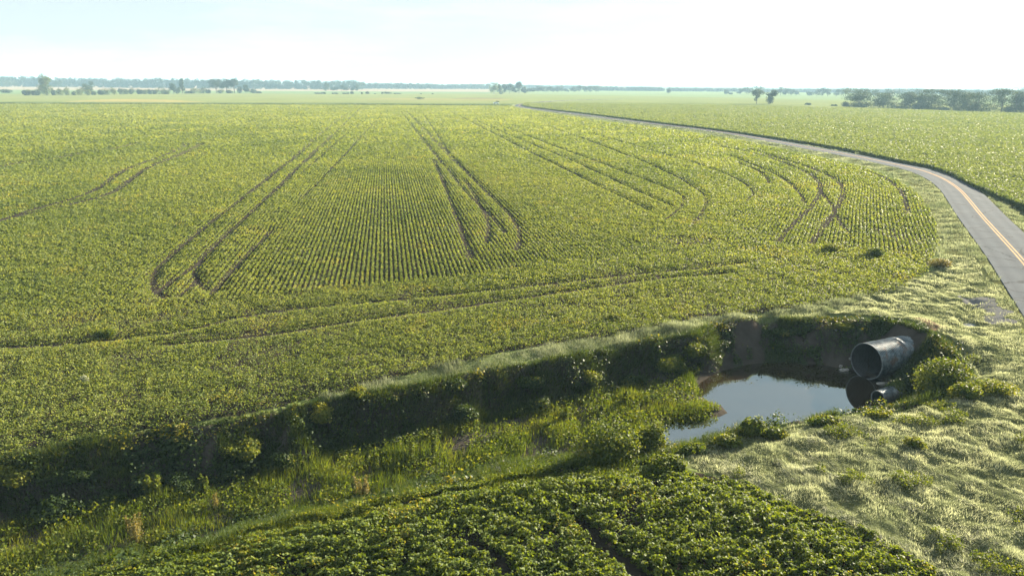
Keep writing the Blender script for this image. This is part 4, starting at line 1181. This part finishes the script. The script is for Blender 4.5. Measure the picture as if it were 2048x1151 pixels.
GH = 'trees and bushes of the left hedgerow'
H = [  # px, base, top, width, kind, pale?, label
 (48,190.5,181,10,'bush',0,'small dark bush at the far left end of the hedgerow'), (57,190.5,179,9,'bush',1,'second bush from the left end of the hedgerow'),
 (66.6,190.5,179,9,'bush',1,'third bush from the left end of the hedgerow'), (77.6,190.5,178,11,'bush',0,'dark bush touching the tallest tree from the left'),
 (94.5,190.8,150.5,29,'tall',1,'tallest tree of the left hedgerow, pale top and dark skirt'), (92,191.2,173,20,'bush',0,'dark bush at the foot of the tallest left tree'),
 (108,190.5,177,9,'bush',0,'bush just right of the tallest left tree'), (120,190.8,176.5,12,'bush',1,'pale bush two places right of the tallest left tree'),
 (135,190.5,175,15,'bush',1,'yellowish wide bush midway between the two left trees'), (147,190.5,182.5,8,'bush',1,'low bush right of the yellowish wide bush'),
 (161,190.3,176,18,'bush',1,'broad pale bush left of the round dark tree'), (177,189.8,161.7,24,'round',0,'round dark tree alone above the bushes, right of the tallest left tree'),
 (176,190.8,179.5,12,'bush',1,'small bush in front of the round dark tree'), (188,190.3,182,10,'bush',0,'low bush just right of the round dark tree'),
 (200,190,180,13,'bush',0,'dark bush in the gap right of the round dark tree'), (212,190,175,15,'bush',1,'tall pale bush in the middle of the hedgerow'),
 (228.5,190,176,14,'bush',1,'yellow green bush right of the tall pale bush'), (241,189,177.5,12,'bush',0,'first of a row of low dark hedge bushes'),
 (252,188.8,177.2,12,'bush',0,'second of a row of low dark hedge bushes'), (265,188.6,177,14,'bush',0,'third of a row of low dark hedge bushes'),
 (277,188.5,178,11,'bush',0,'last of the row of low dark hedge bushes'), (288,188.5,178,14,'bush',1,'pale bush closing the row of dark hedge bushes'),
 (300.5,188.4,177.6,11,'bush',0,'grey bush between two pale hedge bushes'), (311.5,188.4,179,10,'bush',1,'yellowish small bush left of the dark dome bush'),
 (328,188.2,174,23,'bush',0,'large dark dome shaped bush in the hedgerow'), (333,188.6,182,10,'bush',1,'little yellow bush in front of the dark dome bush'),
 (347,187.5,166,14,'round',0,'small dark tree left of the narrow tall tree'), (356.6,187.5,174,10,'bush',0,'bush squeezed between the small dark tree and narrow tree'),
 (365,187,159.5,12.5,'tall',0,'narrow tall tree standing alone in the hedgerow'), (378,187.3,182,16,'bush',0,'low dark bush right of the narrow tall tree'),
 (393.5,187.3,176,20,'bush',1,'wide pale bush before the three tall trees'), (407,187,174,16,'bush',0,'dark bush left of the three tall trees'),
 (417,187,178,8,'bush',0,'small bush touching the broad open tree'), (433,186.5,159,27,'open',0,'broad open tree, left one of three tall trees'),
 (441,187,179.6,13,'bush',1,'pale bush under the broad open tree'), (454,186.5,158,17,'open',0,'middle one of the three tall trees'),
 (469,186.5,155,15,'open',0,'tallest slim tree, right one of three tall trees'), (460,186.8,180,14,'bush',0,'low bush under the middle and right tall trees'),
 (482,186.5,174,13,'bush',0,'round dark bush right of the three tall trees'), (492,186.5,171,10,'round',0,'small tree near the right end of the hedgerow'),
 (506,186.7,177,16,'bush',0,'rounded bush near the right end of the hedgerow'), (518,186.8,183,9,'bush',0,'lowest bush ending the hedgerow at right'),
]
for px, b, t, w, k, pale, lab in H:
    tree(px, b, t, w, lab, k, M_TREEY if pale else M_TREE, GH, n=2600 if k == 'tall' and w > 20 else 1500 if k != 'bush' else 500, trunk=(k != 'bush'), cat='tree' if k != 'bush' else 'bush')
tree(12, 186, 178, 22, 'long low dark bush by the left edge of the picture', 'bush', M_TREE, None, 600, trunk=False, cat='bush')
tree(15, 174.5, 159.5, 48, 'big hazy rounded tree by the left edge before the far wood', 'round', M_TREE, None, 900)
tree(117, 176.6, 161, 20, 'blue hazy rounded tree behind the tallest left tree', 'round', M_TREE, None, 700)
GM = 'small trees and bushes in the middle distance'
MID = [(652.6,182,164,12,'tall','tallest pale tree of the small middle copse'), (665,183,175,8,'open','first low tree right of the tallest copse tree'),
 (673,183,174.6,8,'open','second low tree right of the tallest copse tree'), (683.4,183,171,8,'open','pointed tree in the middle of the small copse'),
 (693,183,174,12,'open','broad low tree right of the pointed copse tree'), (705,183,176,8,'open','low tree left of the end tree of the copse'),
 (713.5,183,170.5,12,'round','dark tree at the right end of the small copse')]
for px, b, t, w, k, lab in MID: tree(px, b, t, w, lab, k, M_TREE, GM, 700)
MB_ = [(635.5,188,185,15,'long low scrub at the left of the scattered bushes'), (647,188,184,10,'scrub clump below the tallest copse tree'), (665.6,188,185.4,5,'tiny bush below the first low copse tree'),
 (672,188,185.5,6,'tiny bush below the second low copse tree'), (687,188,185.5,13,'flat scrub below the middle of the copse'), (696,188,185.4,6,'tiny bush right of the flat scrub'),
 (704,188,183.5,6,'upright bush below the right end of the copse'), (724,188,184.6,4,'lone small bush just right of the copse'), (735,188,182.4,8.5,'square dark bush right of the copse'),
 (750,188.3,187,3,'tiny bush right of the square dark bush'), (765,188,184.5,3,'small upright sapling left of the long scrub'), (776,188,184,15,'longest dark scrub of the open field'),
 (794,188,186,19,'flat pale scrub right of the longest dark scrub'), (842,188.2,186.8,3,'tiny lone bush in the open field, left one'), (865,188.2,186.8,3,'tiny lone bush in the open field, right one'),
 (839,198.5,194,22,'low dark mound of bushes alone in the field'), (995,203.5,202.3,6,'tiny bush just beyond the parked car'),]
for px, b, t, w, lab in MB_: tree(px, b, t, w, lab, 'bush', M_TREE, GM, 260, trunk=False, cat='bush')
GC = 'trees of the copse beyond the car'
CO = [(988,188,165.5,19,'tall',1,'largest pale tree at the left end of the copse beyond the car'), (999,187.5,169,11,'tall',0,'narrow tree touching the largest copse tree'),
 (1008,187,168,11,'round',0,'dark round tree third from the left in the car copse'), (1018.6,187,168,13,'round',0,'dark wide tree fourth from the left in the car copse'),
 (1028,186.8,174,10,'round',0,'low tree before the tallest tree of the car copse'), (1038,186.8,163.5,16,'tall',0,'tallest tree at the right end of the car copse'), (1047,186.4,173,12,'round',0,'lower tree right of the tallest car copse tree')]
for px, b, t, w, k, p, lab in CO: tree(px, b, t, w, lab, k, M_TREEY if p else M_TREE, GC, 1100)
tree(1002, 188.6, 180, 8, 'yellow bush in front of the narrow copse tree', 'bush', M_TREEY, GC, 300, trunk=False, cat='bush')
GR = 'hazy row of trees right of the copse'
ordn = ['first', 'second', 'third', 'fourth', 'fifth', 'sixth', 'seventh', 'eighth', 'ninth', 'tenth', 'eleventh', 'twelfth', 'thirteenth', 'fourteenth', 'fifteenth']
ROWT = [(1058,176,14),(1066,175,14),(1077,172,13),(1085,173,12),(1097,173,15),(1106,174.5,12),(1114,173,13),(1122,172,14),(1133,177,12),(1146,174,14),(1158,172,14),(1169,172,14),(1180,172,14),(1191,171.5,15)]
for i, (px, t, w) in enumerate(ROWT):
    tree(px, 184.3, t, w, ordn[i] + ' hazy tree from the left in the row right of the copse', 'round', M_TREE, GR, 520)
tree(1338, 187, 177.6, 9, 'lone small round tree in the open hazy field', 'round', M_TREE, None, 500)
GT = 'pair of trees beside the far edge of the tall crop'
tree(1513, 207.6, 181, 25, 'left mushroom shaped tree of the pair with bare trunk', 'mushroom', M_TREE, GT, 1900)
tree(1539, 207.6, 182, 25, 'right tree of the pair, bushy down to the ground', 'mushroom', M_TREE, GT, 1900)
tree(1540, 208, 193, 15, 'bush hugging the trunk of the right tree of the pair', 'bush', M_TREE, GT, 700, trunk=False, cat='bush')
tree(1616, 210, 205.8, 10, 'lone low bush between the tree pair and the tree row', 'bush', M_TREE, None, 350, trunk=False, cat='bush')
GD = 'dark spreading trees along the right field edge'
RT = [(1716,215.4,179.5,48,'leftmost broad spreading tree of the dark row'), (1766.6,215.6,184.5,48,'wide low tree second from the left in the dark row'), (1819,217,185.6,31,'tree right of the first gap in the dark row'),
 (1842,218,192,24,'lowest tree between two taller ones in the dark row'), (1861,219,180,40,'tall pointed tree in the middle of the dark row'), (1906.5,220,180,36,'tree right of the bright gap in the dark row'),
 (1932,221,187,28,'lower tree left of the widest trunk clump of the dark row'), (1953,223,182.5,46,'widest thick tree in the right part of the dark row'), (2002,224,176.5,42,'tallest tree of the dark row near the right edge'),
 (2031,224,185,34,'tree just inside the right picture edge'), (2056,224.5,184,32,'tree cut by the right picture edge')]
for px, b, t, w, lab in RT: tree(px, b, t, w * 1.16, lab, 'flat', M_TREE, GD, 5200)
for px, b, t, w, lab in [(1690,214,203,16,'round bush left of the first dark row tree'), (1667.5,212,208.6,11,'small low bush farthest left before the dark row'), (1796,218,211,32,'long low bush in the first gap of the dark row'),
   (1887,220.5,214,26,'low bush under the bright gap of the dark row'), (2015,224.5,214,30,'low bush under the tallest dark row tree'), (1715,215.8,203,34,'dark undergrowth under the leftmost spreading tree'), (1960,223.4,211,34,'undergrowth under the widest dark row tree'), (1850,219.4,208,44,'undergrowth under the tall pointed tree')]:
    tree(px, b, t, w, lab, 'bush', M_TREE, GD, 800, trunk=False, cat='bush')
GF = 'blue hazy trees far behind at right'
FR = [(1453,188.8,179,9),(1461,188.8,185,8),(1481,189,177,16),(1496,189.2,175,19),(1515,190,172,21),(1561,191,175,13),(1571,191,177,12),(1582,191,178,12),(1592,191.4,182,13),(1619,192,184,13),(1633,192.3,178.5,15),(1644,192.4,176,11),(1655,192.6,175,13),(1673,193,178,14),(1691,193.5,174.6,22),(1712,194,177,20)]
nm = ['small round hazy tree at the left end of the far right trees', 'low hazy bush beside the small round hazy tree', 'hazy tree left of the tree pair', 'wide hazy tree just left of the tree pair', 'tall hazy tree behind the mushroom shaped tree',
      'pointed hazy tree right of the tree pair', 'hazy tree next right of the pointed hazy tree', 'rounded hazy tree ending a clump right of the tree pair', 'low hazy tree in a thin gap', 'low pale hazy tree in the middle of the gap', 'first of three full hazy trees left of the dark row',
      'middle narrow one of three full hazy trees', 'third and highest of three full hazy trees', 'hazy tree close left of the dark row', 'broad hazy tree over the left bush of the dark row', 'hazy tree behind the leftmost spreading tree']
for (px, b, t, w), lab in zip(FR, nm): tree(px, b, t, w, lab, 'round', M_TREE, GF, 520)
FR2 = [(1751,196,179.4,16,'hazy treetop between the first two dark row trees'),(1779,196.5,178.5,18,'hazy treetop over the wide low dark tree'),(1803,197,175.5,32,'broad hazy treetop in the first gap of the dark row'),(1835,198,175.5,22,'hazy crown left behind the tall pointed dark tree'),(1864,198.5,178,18,'hazy crown right behind the tall pointed dark tree'),
       (1887,199,180,18,'hazy crown over the bright gap'),(1930,199.5,180,24,'hazy crown behind the lower dark tree'),(1980,200,175.5,26,'hazy crown left of the tallest dark tree'),(2038,201,172.6,36,'highest hazy crown at the right picture edge')]
for px, b, t, w, lab in FR2: tree(px, b, t, w, lab, 'round', M_TREE, GF, 650)

def far_wood(pxs, label, wmin, wmax, n_each, seed, gapp=0.0):
    """pxs: list of (px, base, top) along the wood; one mass of crowns"""
    r_ = random.Random(seed)
    a = np.array(pxs, float)
    C, RR = [], []
    px = a[0, 0]
    leafs = []
    while px < a[-1, 0]:
        b = np.interp(px, a[:, 0], a[:, 1]); t = np.interp(px, a[:, 0], a[:, 2])
        g = G(px, b); dp = depth(g[0], g[1])
        w = r_.uniform(wmin, wmax)
        h = (b - t) * dp / FPX * r_.uniform(.9, 1.06); wd = w * dp / FPX
        if r_.random() > gapp:
            for k in range(7):
                zz = r_.uniform(.1, .84); an = r_.uniform(0, 6.28); q = r_.random() * .36
                C.append((g[0] + math.cos(an) * q * wd, g[1] + math.sin(an) * q * wd * 2 + r_.uniform(0, 25), h * zz)); RR.append((wd * .42, wd * .42, h * .22)); leafs.append(0.0011 * dp + .4)
        px += w * r_.uniform(.32, .5)
    C = np.array(C); RR = np.array(RR); leafs = np.array(leafs)
    n = len(C) * n_each // 7
    li = rng.integers(0, len(C), n)
    u = norm(rng.normal(size=(n, 3)))
    c = C[li] + u * RR[li] * (1 - .5 * rng.random(n) ** 1.5)[:, None]
    c[:, 2] = np.maximum(c[:, 2], .3)
    V = leaf_verts(c, leafs[li] * rng.uniform(.7, 1.4, n), up=.3, out=u * .7)
    o = np_mesh('distant_wood', V, n, 4, M_TREE, np.clip(.45 + .2 * rng.normal(size=n), 0, 1))
    tag(o, label, 'wood', kind='stuff')
far_wood([(-900, 168, 148), (-300, 172, 151), (0, 173.5, 152), (120, 174, 155.5), (300, 176, 156.5), (500, 178, 159.5), (660, 179, 161), (722, 179, 161.5)], 'long level blue wood on the horizon at left', 8, 14, 330, 1)
far_wood([(716, 177.5, 166), (800, 178, 166.3), (900, 178.3, 168), (980, 178.3, 168.5)], 'lower paler wood continuing the horizon in the centre', 6, 10, 220, 2)
far_wood([(1190, 181.5, 172), (1240, 182, 173.5), (1300, 182.3, 174.5), (1380, 183, 176), (1450, 183.5, 176.5), (1560, 184.5, 178), (1750, 186.5, 178), (2000, 190, 180), (2300, 193, 182), (2700, 197, 186)], 'faint far wood along the horizon at right', 6, 10, 200, 3, 0.08)
far_wood([(1030, 176.5, 169.5), (1110, 177.5, 171), (1200, 178.5, 172)], 'palest far wood behind the row of hazy trees', 6, 10, 200, 4)

# ------------------------------------------------------------------ the car
def build_car():
    g = G(992, 208.2)
    root = empty('parked_car', (g[0], g[1], 0.12), R(8))
    tag(root, 'small white car on the field track at the far end of the soybean field', 'car')
    paint = plain_mat('white_car_paint', (0.7, 0.73, 0.76), 0.3)
    glass = plain_mat('dark_glass', (0.02, 0.025, 0.03), 0.1)
    rub = plain_mat('rubber', (0.02, 0.02, 0.02), 0.8); rimm = plain_mat('wheel_rim', (0.4, 0.4, 0.42), 0.4, 0.6)
    prof = [(-2.4, .35), (-2.42, .75), (-2.3, .98), (-1.55, 1.04), (-.8, 1.5), (.75, 1.52), (1.6, 1.08), (2.35, 1.0), (2.42, .6), (2.38, .35)]
    def extr(pf, w0, w1, name, mt, parent=root):
        V = []
        for s in (-1, 1):
            for x, z in pf:
                ww = w0 + (w1 - w0) * max(0, min(1, (z - .95) / .5)); V.append((x, s * ww, z))
        n = len(pf); F = [tuple(range(n)), tuple(range(2 * n - 1, n - 1, -1))] + [(i, i + n, (i + 1) % n + n, (i + 1) % n) for i in range(n)]
        return idx_mesh(name, V, F, mt, parent)
    extr(prof, .9, .72, 'body', paint)
    for s in (-1, 1):
        y0, y1 = s * .908, s * .748
        for a, b_ in ((-1.35, -.05), (.05, 1.4)):
            x2 = max(a, -.72) ; x3 = min(b_, .70)
            V = [(a, y0, 1.06), (b_, y0, 1.06), (x3, y1, 1.44), (x2, y1, 1.44)]
            V += [(x, y - s * .03, z) for x, y, z in V]
            idx_mesh('side_window', V, [(0, 1, 2, 3), (7, 6, 5, 4), (0, 4, 5, 1), (1, 5, 6, 2), (2, 6, 7, 3), (3, 7, 4, 0)], glass, root)
    for nm_, pts in (('windscreen', [(1.56, 1.12), (.80, 1.5)]), ('rear_window', [(-1.5, 1.1), (-.84, 1.48)])):
        (xa, za), (xb, zb) = pts; off = .02 if xa > 0 else -.02
        V = [(xa + off, -.78, za), (xa + off, .78, za), (xb + off, .66, zb), (xb + off, -.66, zb)]; V += [(x - 2 * off, y, z - .03) for x, y, z in V]
        idx_mesh(nm_, V, [(0, 1, 2, 3), (7, 6, 5, 4), (0, 4, 5, 1), (1, 5, 6, 2), (2, 6, 7, 3), (3, 7, 4, 0)], glass, root)
    for x in (-1.45, 1.45):
        for s in (-1, 1):
            def disc(r, ya, yb, name, mt, parent):
                V = [(x + r * math.cos(a), y, .34 + r * math.sin(a)) for y in (ya, yb) for a in [k * math.pi / 10 for k in range(20)]]
                return idx_mesh(name, V, [tuple(range(20)), tuple(range(39, 19, -1))] + [(i, (i + 1) % 20, (i + 1) % 20 + 20, i + 20) for i in range(20)], mt, parent)
            wl = disc(.34, s * .72, s * .93, 'wheel', rub, root); disc(.2, s * .90, s * .945, 'rim', rimm, wl)
    for s in (-1, 1):
        V = [(2.40, s * .85, .72), (2.40, s * .5, .72), (2.385, s * .5, .88), (2.385, s * .85, .88)]; V += [(x + .03, y, z) for x, y, z in V]
        idx_mesh('headlight', V, [(0, 1, 2, 3), (7, 6, 5, 4), (0, 4, 5, 1), (1, 5, 6, 2), (2, 6, 7, 3), (3, 7, 4, 0)], plain_mat('lamp_glass', (.8, .8, .8), .1), root)
build_car()

# ------------------------------------------------------------------ haze
def build_haze():
    z0, z1, e = -5.0, 45.0, 9600.0
    V = [(x, y, z) for z in (z0, z1) for x, y in ((-e, -300), (e, -300), (e, e), (-e, e))]
    F = [(3, 2, 1, 0), (4, 5, 6, 7), (0, 1, 5, 4), (1, 2, 6, 5), (2, 3, 7, 6), (3, 0, 4, 7)]
    mt = bpy.data.materials.new('haze_air'); mt.use_nodes = True
    nt = mt.node_tree; nt.nodes.clear()
    out = nt.nodes.new('ShaderNodeOutputMaterial'); v = nt.nodes.new('ShaderNodeVolumePrincipled')
    v.inputs['Color'].default_value = (0.48, 0.76, 0.96, 1); v.inputs['Density'].default_value = 0.00020
    v.inputs['Density Attribute'].default_value = ''
    v.inputs['Anisotropy'].default_value = 0.0
    nt.links.new(v.outputs[0], out.inputs['Volume'])
    o = idx_mesh('haze', V, F, mt)
    tag(o, 'thin morning haze over the fields', 'haze', kind='stuff')
build_haze()
